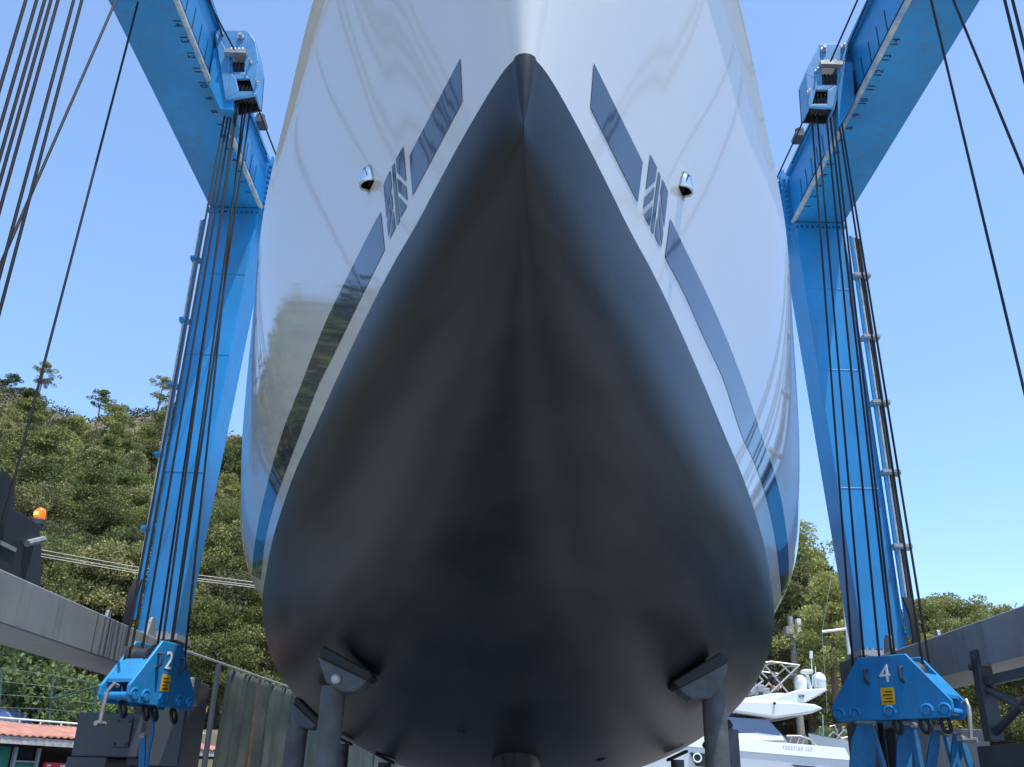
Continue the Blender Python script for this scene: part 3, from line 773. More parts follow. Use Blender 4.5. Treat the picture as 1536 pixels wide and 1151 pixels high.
# ------------------------------------------------------------------ cradle posts
def post(px, py, y, r, label, pad_n=None, tilt=0, wide=.36):
    top = PY(px, py, y); base = Vector((top.x+tilt, top.y, 0))
    root = empty('cradle_post', base, label, 'hull support', 'cradle posts under the white yacht')
    b = MB(); b.tube([base, top], r, 20)
    b.lathe(base, (0, 0, 1), [(0, .3), (.03, .3), (.035, r)], 20); b.build('post', STANDM, root, smooth=True)
    return root, top
def pad(root, quad, thick, plate, y, bolt=None):
    "quad: top face ends seen on the photo; plate: outline of the swivel plate below"
    b = MB(); b.prism([PY(x, q, y-.10) for x, q in plate], (0, .2, 0)); pl = b.build('swivel_plate', STANDM, root, bevel=.012)
    b = MB(); b.prism([PY(x, q, y-.13) for x, q in quad], (0, .28, 0)); b.build('pad', BLACK, root, bevel=.012)
    if bolt:
        p_ = PY(*bolt, y-.10); b = MB(); b.lathe(p_, (0, -1, 0), [(0, .03), (.015, .03), (.02, .018)], 14); o = b.build('bolt', STEEL, pl); o.location = -world_loc(pl)
root, _ = post(501, 1030, 6.13, .077, 'nearest cradle post on the left with scuffed tilted pad', tilt=-.02)
pad(root, [(484, 968), (556, 1007), (559, 1014), (552, 1021), (478, 985), (477, 977)], 0, [(476, 984), (551, 1019), (543, 1031), (530, 1038), (513, 1039), (489, 1024)], 6.13, (504, 1019))
root, _ = post(1070, 1035, 6.45, .079, 'nearest cradle post on the right with scuffed tilted pad')
pad(root, [(1010, 1021), (1081, 978), (1092, 986), (1092, 994), (1020, 1033), (1013, 1029)], 0, [(1016, 1031), (1090, 992), (1092, 1003), (1080, 1035), (1066, 1049), (1038, 1049), (1025, 1040)], 6.45)
root, _ = post(448, 1085, 8.3, .085, 'second cradle post on the left, its pad steeply tilted against the bilge', tilt=-.05)
pad(root, [(444, 1044), (478, 1078), (481, 1083), (474, 1088), (440, 1053)], 0, [(438, 1053), (476, 1088), (466, 1095), (452, 1092), (439, 1078)], 8.3)
root, _ = post(1091, 1095, 8.4, .09, 'second cradle post on the right, half hidden behind the nearest one')
pad(root, [(1062, 1115), (1094, 1078), (1101, 1088), (1066, 1122)], 0, [(1072, 1112), (1098, 1084), (1101, 1100), (1096, 1118), (1080, 1122)], 8.4)
root, _ = post(513, 1116, 10.5, .075, 'farther slim cradle post on the left showing beside the netting')
b = MB(); p_ = PY(513, 1116, 10.5); sg_ = 1 if p_.x > 0 else -1; b.prism([p_+Vector((-.10*sg_, -.1, -.02)), p_+Vector((.10*sg_, -.1, .07)), p_+Vector((.10*sg_, -.1, .10)), p_+Vector((-.10*sg_, -.1, .01))], (0, .2, 0)); b.build('pad', BLACK, root, bevel=.008)
root, _ = post(577, 1144, 10.8, .07, 'farther slim cradle post on the left under the dark bilge')
b = MB(); p_ = PY(577, 1144, 10.8); sg_ = 1 if p_.x > 0 else -1; b.prism([p_+Vector((-.10*sg_, -.1, -.02)), p_+Vector((.10*sg_, -.1, .07)), p_+Vector((.10*sg_, -.1, .10)), p_+Vector((-.10*sg_, -.1, .01))], (0, .2, 0)); b.build('pad', BLACK, root, bevel=.008)
root, _ = post(1016, 1140, 10.5, .07, 'farther slim cradle post on the right in front of the motor yacht')
b = MB(); p_ = PY(1016, 1140, 10.5); sg_ = 1 if p_.x > 0 else -1; b.prism([p_+Vector((-.10*sg_, -.1, -.02)), p_+Vector((.10*sg_, -.1, .07)), p_+Vector((.10*sg_, -.1, .10)), p_+Vector((-.10*sg_, -.1, .01))], (0, .2, 0)); b.build('pad', BLACK, root, bevel=.008)

# ------------------------------------------------------------------ netting curtains on a pipe frame
NET = bpy.data.materials.new('shade_netting'); NET.use_nodes = True
n = NET.node_tree.nodes; l = NET.node_tree.links; p = n['Principled BSDF']; p.inputs['Roughness'].default_value = .85
tc = n.new('ShaderNodeTexCoord'); nz = n.new('ShaderNodeTexNoise'); nz.inputs['Scale'].default_value = 1.3; nz.inputs['Detail'].default_value = 6; l.new(tc.outputs['Object'], nz.inputs[0])
cr = n.new('ShaderNodeValToRGB'); cr.color_ramp.elements[0].position = .35; cr.color_ramp.elements[1].position = .66
cr.color_ramp.elements[0].color = (.05, .082, .078, 1); cr.color_ramp.elements[1].color = (.115, .135, .13, 1); l.new(nz.outputs[0], cr.inputs[0])
l.new(cr.outputs[0], p.inputs['Base Color'])
tl_ = n.new('ShaderNodeBsdfTranslucent'); l.new(cr.outputs[0], tl_.inputs[0]); mx = n.new('ShaderNodeMixShader'); mx.inputs[0].default_value = .35
l.new(p.outputs[0], mx.inputs[1]); l.new(tl_.outputs[0], mx.inputs[2]); l.new(mx.outputs[0], n['Material Output'].inputs[0])
RUST = mat('rusty_pipe', (.12, .08, .06), .8, var=.4, vscale=6)
GREENP = mat('green_paint', (.035, .085, .065), .6, var=.2)
ZC = 3.45
ca = PZ(275, 975, ZC); cb = PZ(432, 1030, ZC)
def cl(t, z=ZC): return Vector((ca.x+(cb.x-ca.x)*t, ca.y+(cb.y-ca.y)*t, z))
fr = empty('curtain_frame', cl(.27, 0), 'grey pipe frame and top wire carrying the green netting curtains', 'frame')
b = MB(); b.tube([cl(-.3), cl(4.6)], .018, 6); b.build('top_rail', STEEL, fr)
for t, r, mt, nm in ((.285, .045, GREY, 'post'), (.66, .04, RUST, 'rusty_post'), (.80, .025, GREENP, 'post'), (1.6, .04, GREY, 'post'), (2.4, .04, GREY, 'post')):
    q = cl(t, 0); b = MB(); b.tube([q+Vector((0, -.06, 0)), q+Vector((0, -.06, ZC-.03))], r, 10)
    o = b.build('post', DGREY if mt is GREY else mt, fr, smooth=True)
    if mt is RUST: o['label'] = 'rusty brown pipe upright'
def curtain(t0, t1, z0, label, seed):
    rr = random.Random(seed); b = MB(); vs = []; fs = []; NX, NZ = 60, 26
    dirv = (cl(1)-cl(0)).normalized(); nrm = Vector((dirv.y, -dirv.x, 0)); ph = rr.random()*6
    L = (cl(t1)-cl(t0)).length
    for j in range(NZ+1):
        v = j/NZ
        for i in range(NX+1):
            u = i/NX; amp = .05*(.5+.9*v)
            tt = t0+(t1-t0)*u + (u-.5)*v*.05 - .05*v*v
            w1 = sin(u*L*9+ph+sin(v*2+ph))*amp + sin(u*L*23+ph*2+v)*.03*(1-v*.5)
            sag = .05*abs(sin(u*pi*9))*(1-v)
            p_ = cl(tt, ZC-.03-sag*(1 if j == 0 else .6)-v*(ZC-.05-z0)); vs.append(p_+nrm*w1)
    for j in range(NZ):
        for i in range(NX): fs.append((j*(NX+1)+i, j*(NX+1)+i+1, (j+1)*(NX+1)+i+1, (j+1)*(NX+1)+i))
    b.add(vs, fs); o = b.build('netting_curtain', NET, smooth=True, fix=False)
    so_ = o.modifiers.new('s', 'SOLIDIFY'); so_.thickness = .006
    tag(o, label, 'curtain', 'netting curtains left of the hull')
curtain(.345, .78, .3, 'green-grey netting curtain hanging behind the rusty upright', 1)
curtain(.83, 1.05, .3, 'green-grey netting curtain next to the rear cradle post, dusty at the bottom', 2)
curtain(1.07, 1.5, .3, 'green-grey netting curtain showing between the two left cradle posts', 3)
curtain(1.52, 2.6, .3, 'pale netting curtain farther along the frame, under the bilge', 4)
curtain(2.62, 4.5, .3, 'pale netting curtain farthest along the frame, low under the dark hull', 5)

# ------------------------------------------------------------------ shed with tiled roof
TILE = mat('terracotta_tile', (.40, .19, .135), .85, var=.45, vscale=3, col2=(.30, .13, .09))
TEAL = mat('teal_boarding', (.015, .16, .13), .6, var=.25, vscale=2)
PLANK = mat('weathered_fascia', (.45, .43, .40), .8, var=.4, vscale=5)
DARKIN = mat('dark_interior', (.008, .008, .01), .8)
ZE = 2.48
ea = PZ(-160, 1092, ZE); eb = PZ(345, 1129, ZE)
ed = (eb-ea); eL = ed.length; ed.normalize(); en = Vector((-ed.y, ed.x, 0))     # en points away from the camera
if en.y < 0: en = -en
def sh(u, v, z): q = ea+ed*u+en*v; q.z = z; return q
shed = empty('shed', sh(eL/2, 2, 0), 'long low shed with terracotta tiled roof and teal boarded front', 'shed')
b = MB(); vs = []; fs = []; NU = int(eL/.055); NV = 7
for j in range(NV+1):
    v = -.25+j/NV*3.3
    for i in range(NU+1):
        u = i*eL/NU; ph = u/.22*2*pi
        z = ZE+.05+(v+.25)*.135 + .045*abs(sin(ph/2)) - .03 + (.018 if j % 2 else 0)
        vs.append(sh(u, v, z+.015*sin(u*1.7)))
for j in range(NV):
    for i in range(NU): fs.append((j*(NU+1)+i, j*(NU+1)+i+1, (j+1)*(NU+1)+i+1, (j+1)*(NU+1)+i))
b.add(vs, fs); rf = b.build('roof', TILE, shed, smooth=True, fix=False); so_ = rf.modifiers.new('s', 'SOLIDIFY'); so_.thickness = .03
b = MB(); b.hexa([sh(0, -.22, ZE-.16), sh(eL, -.22, ZE-.16), sh(eL, -.17, ZE-.16), sh(0, -.17, ZE-.16)], [sh(0, -.22, ZE+.0), sh(eL, -.22, ZE+.0), sh(eL, -.17, ZE+.0), sh(0, -.17, ZE+.0)])
o = b.build('fascia', PLANK, rf); o.location = -world_loc(rf)
b = MB(); b.hexa([sh(0, 2.9, 0), sh(eL, 2.9, 0), sh(eL, 3.0, 0), sh(0, 3.0, 0)], [sh(0, 2.9, 2.85), sh(eL, 2.9, 2.85), sh(eL, 3.0, 2.85), sh(0, 3.0, 2.85)])
b.hexa([sh(0, .1, 0), sh(.1, .1, 0), sh(.1, 2.9, 0), sh(0, 2.9, 0)], [sh(0, .1, ZE-.1), sh(.1, .1, ZE-.1), sh(.1, 2.9, 2.8), sh(0, 2.9, 2.8)])
b.hexa([sh(0, .1, ZE-.2), sh(eL, .1, ZE-.2), sh(eL, 2.9, ZE-.2), sh(0, 2.9, ZE-.2)], [sh(0, .1, ZE-.12), sh(eL, .1, ZE-.12), sh(eL, 2.9, ZE-.12), sh(0, 2.9, ZE-.12)])
b.build('wall', DARKIN, shed)
uL = (PZ(0, 1092, ZE)-ea).dot(ed); k1 = .0
def upos(px): 
    d_ = ray(px, 1120); d2 = Vector((d_.x, d_.y, 0)); # intersect vertical plane of the eave line
    t = (ea-EYE).dot(en)/d2.dot(en); return ((EYE+d2*t)-ea).dot(ed)
def panel(u0, u1, v, z0, z1, th=.06):
    b = MB(); b.hexa([sh(u0, v, z0), sh(u1, v, z0), sh(u1, v+th, z0), sh(u0, v+th, z0)], [sh(u0, v, z1), sh(u1, v, z1), sh(u1, v+th, z1), sh(u0, v+th, z1)]); return b
panel(.0, upos(26), .15, 0, ZE-.21).build('wall', TEAL, shed)
wd_ = panel(upos(31), upos(64), .12, 0, 1.96); wd_.build('wall', TEAL, shed)
wn = panel(upos(31), upos(64), .16, 2.0, ZE-.2); wn = wn.build('window', mat('dark_window', (.015, .02, .028), .08), shed)
b = MB()
for x in (29, 64): 
    u = upos(x); b.hexa([sh(u-.04, .05, 0), sh(u+.04, .05, 0), sh(u+.04, .115, 0), sh(u-.04, .115, 0)], [sh(u-.04, .05, ZE-.21), sh(u+.04, .05, ZE-.21), sh(u+.04, .115, ZE-.21), sh(u-.04, .115, ZE-.21)])
b.hexa([sh(upos(30), .06, 1.955), sh(upos(64), .06, 1.955), sh(upos(64), .115, 1.955), sh(upos(30), .115, 1.955)], [sh(upos(30), .06, 1.99), sh(upos(64), .06, 1.99), sh(upos(64), .115, 1.99), sh(upos(30), .115, 1.99)])
b.build('post', GREY, shed)
RED = mat('red_panel', (.55, .02, .03), .5)
rs = panel(upos(71), upos(107), -.05, 1.3, 1.97).build('red_sign', RED)
tag(rs, 'red sign board with faded white lettering under the shed eave', 'sign')
b = MB()
for r_ in range(2):
    for u0, u1 in ((.08, .24), (.62, .84)):
        ua, ub_ = upos(71), upos(107); W_ = ub_-ua
        q0, q1 = ua+W_*u0, ua+W_*u1; zz = 1.91-.10*r_
        for i in range(4):
            a = q0+(q1-q0)*i/4; b.hexa([sh(a, -.056, zz-.022), sh(a+(q1-q0)*.17, -.056, zz-.022), sh(a+(q1-q0)*.17, -.052, zz-.022), sh(a, -.052, zz-.022)], [sh(a, -.056, zz+.016), sh(a+(q1-q0)*.17, -.056, zz+.016), sh(a+(q1-q0)*.17, -.052, zz+.016), sh(a, -.052, zz+.016)])
b.build('lettering', WHITEP, rs)

# railing, fence, car on the terrace behind the shed
RAILW = mat('white_railing_paint', (.7, .7, .68), .5)
rl = empty('railing', PY(200, 1090, 33.6), 'white pipe railing along the terrace edge above the tiled roof', 'railing')
ra = PZ(40, 1080, 4.2); zt = 4.1
ra, rb = PY(30, 1079, 36), PY(330, 1103, 38)
def rp(t, dz): q = ra.lerp(rb, t); return q+Vector((0, 0, dz))
b = MB()
for dz in (0, -.28): b.tube([rp(-.2, dz), rp(1.1, dz)], .035, 6)
b.build('handrail', RAILW, rl)
for i in range(14):
    q = rp(-.2+i*.1, 0); b = MB(); b.tube([q+Vector((0, 0, .04)), Vector((q.x, q.y, q.z-.95))], .03, 6); b.build('post', RAILW, rl)
fn = empty('wire_fence', PY(80, 1080, 34), 'green post and wire fence in front of the bushes', 'fence')
pts = [(3, 1003, 1085), (80, 1013, 1085), (145, 1025, 1090), (272, 1075, 1110), (-80, 990, 1080)]
for px, y0, y1 in pts:
    b = MB(); b.tube([PY(px, y0, 37), PY(px-7, y1+8, 37)], .05, 8); b.build('post', GREENP, fn, smooth=True)
WIRE = mat('fence_wire', (.10, .14, .12), .6)
b = MB()
for k in range(5):
    f_ = k/4
    b.tube([PY(x-7*f_, a+(c-a)*f_*.95, 36.95) for x, a, c in (pts[4], pts[0], pts[1], pts[2])], .012, 5)
b.build('wire', WIRE, fn)
b = MB(); b.tube([PY(77, 1049, 36.9), PY(165, 1025, 36.9)], .04, 8); b.build('brace', GREENP, fn)

CARB = mat('dark_blue_car_paint', (.012, .035, .16), .2, coat=1)
cp = PY(20, 1083, 44); car = empty('parked_car', (cp.x-.6, 44, 3.4), 'dark blue car parked on the terrace, only its roof showing above the tiles', 'car')
cx, cz = cp.x-.5, PY(20, 1066, 44).z-1.72
b = MB(); prof = [(-2.2, .35), (-2.25, .8), (-2.1, .98), (-1.2, 1.08), (-.55, 1.62), (-.3, 1.7), (1.2, 1.7), (1.5, 1.64), (2.15, 1.05), (2.25, .6), (2.2, .35)]
b.prism([(cx-q, 43.2, cz+z) for q, z in prof], (0, 1.75, 0)); b.build('body', CARB, car, bevel=.09, smooth=True)
b = MB(); b.prism([(cx-q, 43.188, cz+z) for q, z in [(-1.05, 1.1), (-.5, 1.58), (.35, 1.6), (.35, 1.1)]], (0, .02, 0)); b.prism([(cx-q, 43.188, cz+z) for q, z in [(.42, 1.1), (.42, 1.6), (1.35, 1.58), (1.85, 1.1)]], (0, .02, 0)); b.build('window', GLASSB, car)
for y in (43.35, 44.75):
    b = MB(); b.tube([(cx+.35, y, cz+1.70), (cx+.3, y, cz+1.77), (cx-1.3, y, cz+1.77), (cx-1.4, y, cz+1.70)], .025, 6); b.build('roof_rail', DGREY, car)
for q in (-1.4, 1.4):
    for y in (43.15, 44.8):
        b = MB(); b.lathe((cx-q, y, cz+.34), (0, 1, 0), [(0, .25), (.02, .33), (.18, .33), (.2, .25)], 24); b.build('wheel', BLACK, car, smooth=True)

# ------------------------------------------------------------------ power lines and pole
LINE = mat('power_line_metal', (.5, .48, .42), .5)
for i, (y0, y1) in enumerate(((823, 872), (829, 877), (833, 880))):
    a, c = PY(-260, y0-52, 46), PY(560, y1+26, 46)
    b = MB(); b.tube([a, PY(50, y0, 46), PY(215, (y0+y1)/2+5, 46), PY(370, y1, 46), c], .017, 5)
    tag(b.build('power_line', LINE), ['topmost of the three power lines strung low across the pine slope at left', 'middle one of the three power lines strung across the pine slope at left', 'lowest of the three power lines strung across the pine slope at left'][i], 'power line', 'power lines across the slope')
POLEM = mat('pole_concrete', (.32, .30, .26), .8, var=.2)
pt_, pb_ = PY(1184, 925, 58), PY(1196, 1040, 58)
pl = empty('utility_pole', (pb_.x, 58, 0), 'grey concrete utility pole with transformer among the pines', 'utility pole')
b = MB(); b.tube([(pb_.x, 58, -.3), (pb_.x, 58, pt_.z)], [.26, .17], 10); b.build('shaft', POLEM, pl, smooth=True)
b = MB(); q = PY(1188, 950, 57.6); b.box(q.x-.55, q.x+.55, 57.3, 57.55, q.z-.25, q.z-.1); b.box(q.x-.45, q.x-.02, 57.2, 57.8, q.z-.1, q.z+.35); b.build('platform', POLEM, pl)
b = MB(); q = PY(1197, 940, 57.5); b.box(q.x-.13, q.x+.13, 57.2, 57.6, q.z-.4, q.z+.42); b.build('transformer', RAILW, pl, bevel=.02)

# ------------------------------------------------------------------ white motor yacht behind on the right
YN = 38.0
def Y2(px, py, y=YN): return PY(px, py, y)
my = empty('motor_yacht', (Y2(1100, 1100).x, 40, 0), 'white flybridge motor yacht ashore behind the cradle posts on the right', 'motor yacht')
YW = mat('yacht_white', (.72, .74, .74), .22, coat=.3); YG = mat('yacht_shade_white', (.6, .62, .63), .4)
xs0 = Y2(1270, 1125).x; b = MB(); SH = []
LY = 17.0
for i in range(21):
    t = i/20; x = xs0-LY*t; hb = 2.3*(1-max(0, (t-.35)/.65)**2.2)+.02; zs = Y2(1265, 1122).z + t*1.0
    zr = zs-.46
    rk = lambda dz: (zs-dz)*0
    sl_ = .35*(1 if i == 0 else 0)
    row = [(x+.55*(i == 0), 40.3, .55+.7*max(0, t-.55)), (x+.5*(i == 0), 40.3-hb*.86, 1.15+.8*max(0, t-.4)), (x+.16*(i == 0), 40.3-hb*.985, zr), (x+.12*(i == 0), 40.3-hb*1.0, zr+.03), (x-.05*(i == 0), 40.3-hb*.97, zs), (x, 40.3-hb*.9, zs+.0)]
    row += [(p_[0], 80.6-p_[1], p_[2]) for p_ in reversed(row[1:])]
    SH.append(row)
nn = len(SH[0]); b.add([p_ for r in SH for p_ in r], [(i*nn+k, i*nn+(k+1) % nn, (i+1)*nn+(k+1) % nn, (i+1)*nn+k) for i in range(20) for k in range(nn)] + [tuple(range(nn)), tuple(range(20*nn, 21*nn))])
b.build('hull', YW, my, smooth=True)
def slab(poly, name, mt, y0, y1, bev=.05, parent=my):
    b = MB(); b.prism([(Y2(x, y).x, y0, Y2(x, y).z) for x, y in poly], (0, y1-y0, 0)); o = b.build(name, mt, my, bevel=bev); 
    if parent is not my: o.parent = parent; o.location = -world_loc(parent)
    return o
cab = slab([(1040, 1100), (1098, 1082), (1166, 1084), (1186, 1106), (1196, 1122), (1040, 1122)], 'cabin', YW, 38.7, 41.9, .06)
slab([(1060, 1099), (1092, 1073), (1160, 1078), (1178, 1100), (1172, 1102), (1098, 1100)], 'side_window', GLASSB, 38.6, 42.0, .02, cab)
slab([(1060, 1107), (1100, 1100), (1140, 1098), (1178, 1103), (1182, 1110), (1060, 1112)], 'side_deck', YW, 38.4, 42.2, .04, cab)
fb = slab([(1085, 1056), (1118, 1050), (1190, 1052), (1226, 1056), (1238, 1062), (1222, 1069), (1166, 1077), (1092, 1066)], 'flybridge', YW, 38.2, 42.4, .08)
slab([(1095, 1050), (1130, 1044), (1168, 1038), (1182, 1038), (1164, 1052), (1095, 1054)], 'coaming', YW, 38.4, 42.2, .05, fb)
wing = slab([(1150, 1052), (1178, 1040), (1200, 1034), (1243, 1031), (1246, 1034), (1228, 1045), (1212, 1053)], 'arch_wing', YW, 38.3, 42.3, .06)
# rail over the stern deck
b = MB()
for y in (38.4, 42.2):
    P_ = [Y2(1180, 1104, y), Y2(1200, 1104, y), Y2(1217, 1110, y), Y2(1226, 1120, y)]
    b.tube([(q.x, y, q.z) for q in P_], .03, 6)
    for px, py in ((1188, 1121), (1200, 1120), (1208, 1120)): q0, q1 = Y2(px, 1105, y), Y2(px-6, py, y); b.tube([q0, q1], .022, 6)
b.build('stern_rail', STEEL, my, smooth=True)
b = MB(); q = Y2(1192, 1110, 40); b.box(q.x-.5, q.x+.35, 39.4, 41.2, q.z-.2, q.z+.15); b.build('cockpit_seat', mat('seat_cover', (.45, .3, .25), .8), my, bevel=.05)
# stainless bimini frame
b = MB()
def yt(pts_, y, r=.035): b.tube([(Y2(x, q).x, y, Y2(x, q).z) for x, q in pts_], r, 6)
for y in (38.7, 41.7):
    yt([(1152, 992), (1189, 1036)], y); yt([(1207, 995), (1150, 1049)], y); yt([(1143, 1009), (1152, 1019)], y); yt([(1152, 1018), (1133, 1034)], y)
    yt([(1177, 991), (1196, 1010)], y); yt([(1152, 991), (1164, 989.5), (1177.5, 991), (1207, 995)], y)
for px, py in ((1152, 991), (1177.5, 991), (1207, 995)):
    q = Y2(px, py); b.tube([(q.x, 38.7, q.z), (q.x-.1, 40.2, q.z+.12), (q.x, 41.7, q.z)], .035, 6)
b.build('bimini_frame', STEEL, my, smooth=True)
for px, py, rw, rh, y in ((1201, 1024, .25, .30, 39.0), (1229, 1020, .28, .31, 40.6)):
    q = Y2(px, py, y); b = MB(); b.ball((q.x, y, q.z), (rw, rw, rh), 18, 12); b.lathe((q.x, y, q.z-rh-.04), (0, 0, 1), [(0, rw*.9), (rh*.8, rw*.97)], 18); b.build('satellite_dome', YW, my, smooth=True)
q = Y2(1210, 1008, 39.8); b = MB(); b.ball((q.x, 39.8, q.z), (.26, .4, .11), 18, 8); b.tube([(q.x, 39.8, q.z-.1), (q.x+.1, 39.8, q.z-.75)], .08, 8); b.build('radar_scanner', YW, my, smooth=True)
q0, q1 = Y2(1216.5, 977, 39.8), Y2(1219, 1030, 39.8); b = MB(); b.tube([q1, q0], .02, 6); b.tube([Y2(1216.5, 988, 39.8), q0], .07, 8); b.tube([Y2(1223, 1000, 39.8), Y2(1224, 1030, 39.8)], .02, 6); b.build('antenna', YW, my)
b = MB()
for px, py in ((1128, 1040), (1138, 1036), (1146, 1041)):
    q = Y2(px, py, 39.6); b.box(q.x-.15, q.x+.15, 39.2, 39.9, q.z-.1, q.z+.2)
b.build('helm_seat', GREY, my, bevel=.05)
q = Y2(1162, 1055, 38.14); b = MB(); b.lathe((q.x, 38.198, q.z), (0, -1, 0), [(0, .05), (.1, .05)], 8); b.build('horn', BLACK, my)
# hull window with porthole
def side_y(px, py):   # near side of the hull
    return 38.02
b = MB(); b.prism([PY(x, y, 37.98) for x, y in [(1035, 1129), (1062, 1131), (1062, 1151), (1044, 1149)]], (0, .06, 0)); hw_ = b.build('hull_window', BLACK, my)
q = PY(1046, 1137, 37.97); b = MB(); b.tube([q+Vector((.15*cos(a), 0, .15*sin(a))) for a in [2*pi*i/20 for i in range(21)]], .03, 6); o = b.build('porthole', WHITEP, hw_); o.location = -world_loc(hw_)
LETT = mat('grey_lettering', (.22, .24, .26), .4, metal=.3)
a_, c_ = PY(1173, 1119.5, 37.95), PY(1221, 1124, 37.95)
text_mesh('P R E S T I G E   5 2 0', .125, LETT, 'lettering', my, frame_mat(((a_+c_)/2)+Vector((0, .04, 0)), (1, 0, -.04), (0.04, 0, 1)), .004)
q = PY(1203, 1044, 38.2); text_mesh('520', .16, LETT, 'lettering', my, frame_mat(q+Vector((0, .08, 0)), (1, 0, 0), (0, 0, 1)), .03)
b = MB(); q0, q1 = PY(1188, 1147, 37.98), PY(1224, 1150, 37.98); b.prism([q0, q1, q1+Vector((0, 0, -.1)), q0+Vector((.1, 0, -.08))], (0, .05, 0)); b.build('vent', DGREY, my)

# ------------------------------------------------------------------ person on the flybridge
SKIN = mat('skin', (.52, .30, .21), .6); SHIRT = mat('black_cloth', (.012, .012, .015), .85); HAIRM = mat('black_cap', (.01, .01, .012), .8)
ph_ = Y2(1160, 1004, 39.6); px0 = ph_.x; zf = ph_.z-1.76
def skinned(name, verts, edges, rad, mt, parent, sub=2):
    me = bpy.data.meshes.new(name); me.from_pydata(verts, edges, []); me.materials.append(mt)
    o = bpy.data.objects.new(name, me); COL.objects.link(o)
    sk = o.modifiers.new('skin', 'SKIN'); 
    for i, r in enumerate(rad): me.skin_vertices[0].data[i].radius = (r, r)
    me.skin_vertices[0].data[0].use_root = True; sk.use_smooth_shade = True
    ss = o.modifiers.new('sub', 'SUBSURF'); ss.levels = sub; ss.render_levels = sub
    if parent: o.parent = parent; 
    return o
per = empty('person', (px0, 39.6, zf), 'person in a black shirt and black cap standing on the flybridge', 'person')
V = [(0, 0, .95), (0, .0, 1.15), (0, 0, 1.38), (0, -.02, 1.50), (0, -.04, 1.58), (0, -.05, 1.68),
     (.10, 0, .9), (.11, -.02, .5), (.11, .02, .08), (.11, -.1, .04), (-.10, 0, .9), (-.11, -.02, .5), (-.11, .02, .08), (-.11, -.1, .04),
     (.19, 0, 1.42), (.27, 0, 1.16), (.17, -.2, 1.02), (.12, -.27, 1.0), (-.19, 0, 1.42), (-.26, -.05, 1.17), (-.12, -.25, 1.05), (-.06, -.3, 1.02)]
Ed = [(0, 1), (1, 2), (2, 3), (3, 4), (4, 5), (0, 6), (6, 7), (7, 8), (8, 9), (0, 10), (10, 11), (11, 12), (12, 13), (2, 14), (14, 15), (15, 16), (16, 17), (2, 18), (18, 19), (19, 20), (20, 21)]
Rd = [.15, .15, .16, .06, .085, .095, .09, .065, .05, .045, .09, .065, .05, .045, .075, .05, .04, .035, .075, .05, .04, .035]
skinned('body', V, Ed, Rd, SKIN, per)
V2 = [(0, 0, .95), (0, .0, 1.15), (0, 0, 1.38), (.19, 0, 1.42), (.255, 0, 1.22), (-.19, 0, 1.42), (-.25, -.04, 1.22)]
skinned('shirt', V2, [(0, 1), (1, 2), (2, 3), (3, 4), (2, 5), (5, 6)], [.18, .175, .185, .095, .075, .095, .075], SHIRT, per)
V3 = [(0, 0, .95), (.1, 0, .85), (.11, 0, .45), (.11, .02, .1), (-.1, 0, .85), (-.11, 0, .45), (-.11, .02, .1)]
skinned('trousers', V3, [(0, 1), (1, 2), (2, 3), (0, 4), (4, 5), (5, 6)], [.175, .115, .09, .075, .115, .09, .075], SHIRT, per)
b = MB(); b.ball((0, -.04, 1.73), (.105, .115, .08), 14, 8); b.ball((0, -.14, 1.715), (.07, .09, .015), 12, 6); b.build('cap', HAIRM, per, smooth=True, local=True)

# second boat with mast
sb = empty('sailboat', (Y2(1310, 1120, 46).x, 46, 0), 'white sailing boat with tall mast beyond the motor yacht, half hidden by hook block 4', 'sailing boat')
x0_ = PY(1212, 1100, 46).x; zt_ = PY(1212, 1100, 46).z; b = MB(); SH = []
for i in range(15):
    t = i/14; x = x0_+11*t; hb = 1.7*(1-(1-min(1, t*1.6))**2.2)+.03; zs = zt_-.75*min(1, t*2.2)**.8 - .15*t
    row = [(x+1.0*(1-t), 46, .9+.6*(1-t)**2), (x+.6*(1-t), 46-hb*.7, 1.4+.6*(1-t)**2), (x, 46-hb, zs), (x, 46-hb*.9, zs)]
    row += [(p_[0], 92-p_[1], p_[2]) for p_ in reversed(row[1:])]; SH.append(row)
nn = len(SH[0]); b.add([p_ for r in SH for p_ in r], [(i*nn+k, i*nn+(k+1) % nn, (i+1)*nn+(k+1) % nn, (i+1)*nn+k) for i in range(14) for k in range(nn)] + [tuple(range(nn)), tuple(range(14*nn, 15*nn))])
b.build('hull', YW, sb, smooth=True)
b = MB(); mt_, mb_ = PY(1262, 845, 46), PY(1283, 1060, 46); mz = PY(1290, 1115, 46).z
b.tube([(mb_.x+.1, 46, mz-.3), mb_, mt_, PY(1258, 800, 46)], [.13, .13, .12, .10], 10); ms = b.build('mast', RAILW, sb, smooth=True)
b = MB(); b.tube([PY(1233, 948, 46), PY(1273, 943, 46)], .07, 6); o = b.build('spreader', RAILW, ms); o.location = -world_loc(ms)
b = MB()
b.tube([PY(1233, 948, 46), PY(1241, 1070, 46)], .012, 5); b.tube([PY(1258, 800, 46), PY(1233, 948, 46)], .012, 5); o = b.build('shroud', STEEL, ms); o.location = -world_loc(ms)
b = MB()
for pl_ in ([(1235, 1106), (1234, 1072)], [(1229, 1104), (1229, 1092), (1233, 1104)], [(1243, 1105), (1250, 1098), (1262, 1108)], [(1255, 1108), (1266, 1095), (1280, 1106)], [(1245, 1090), (1252, 1088), (1258, 1106)], [(1262, 1108), (1277, 1104), (1290, 1112)]):
    b.tube([PY(x, y, 45.4) for x, y in pl_], .035, 6)
b.build('pulpit_rail', STEEL, sb, smooth=True)

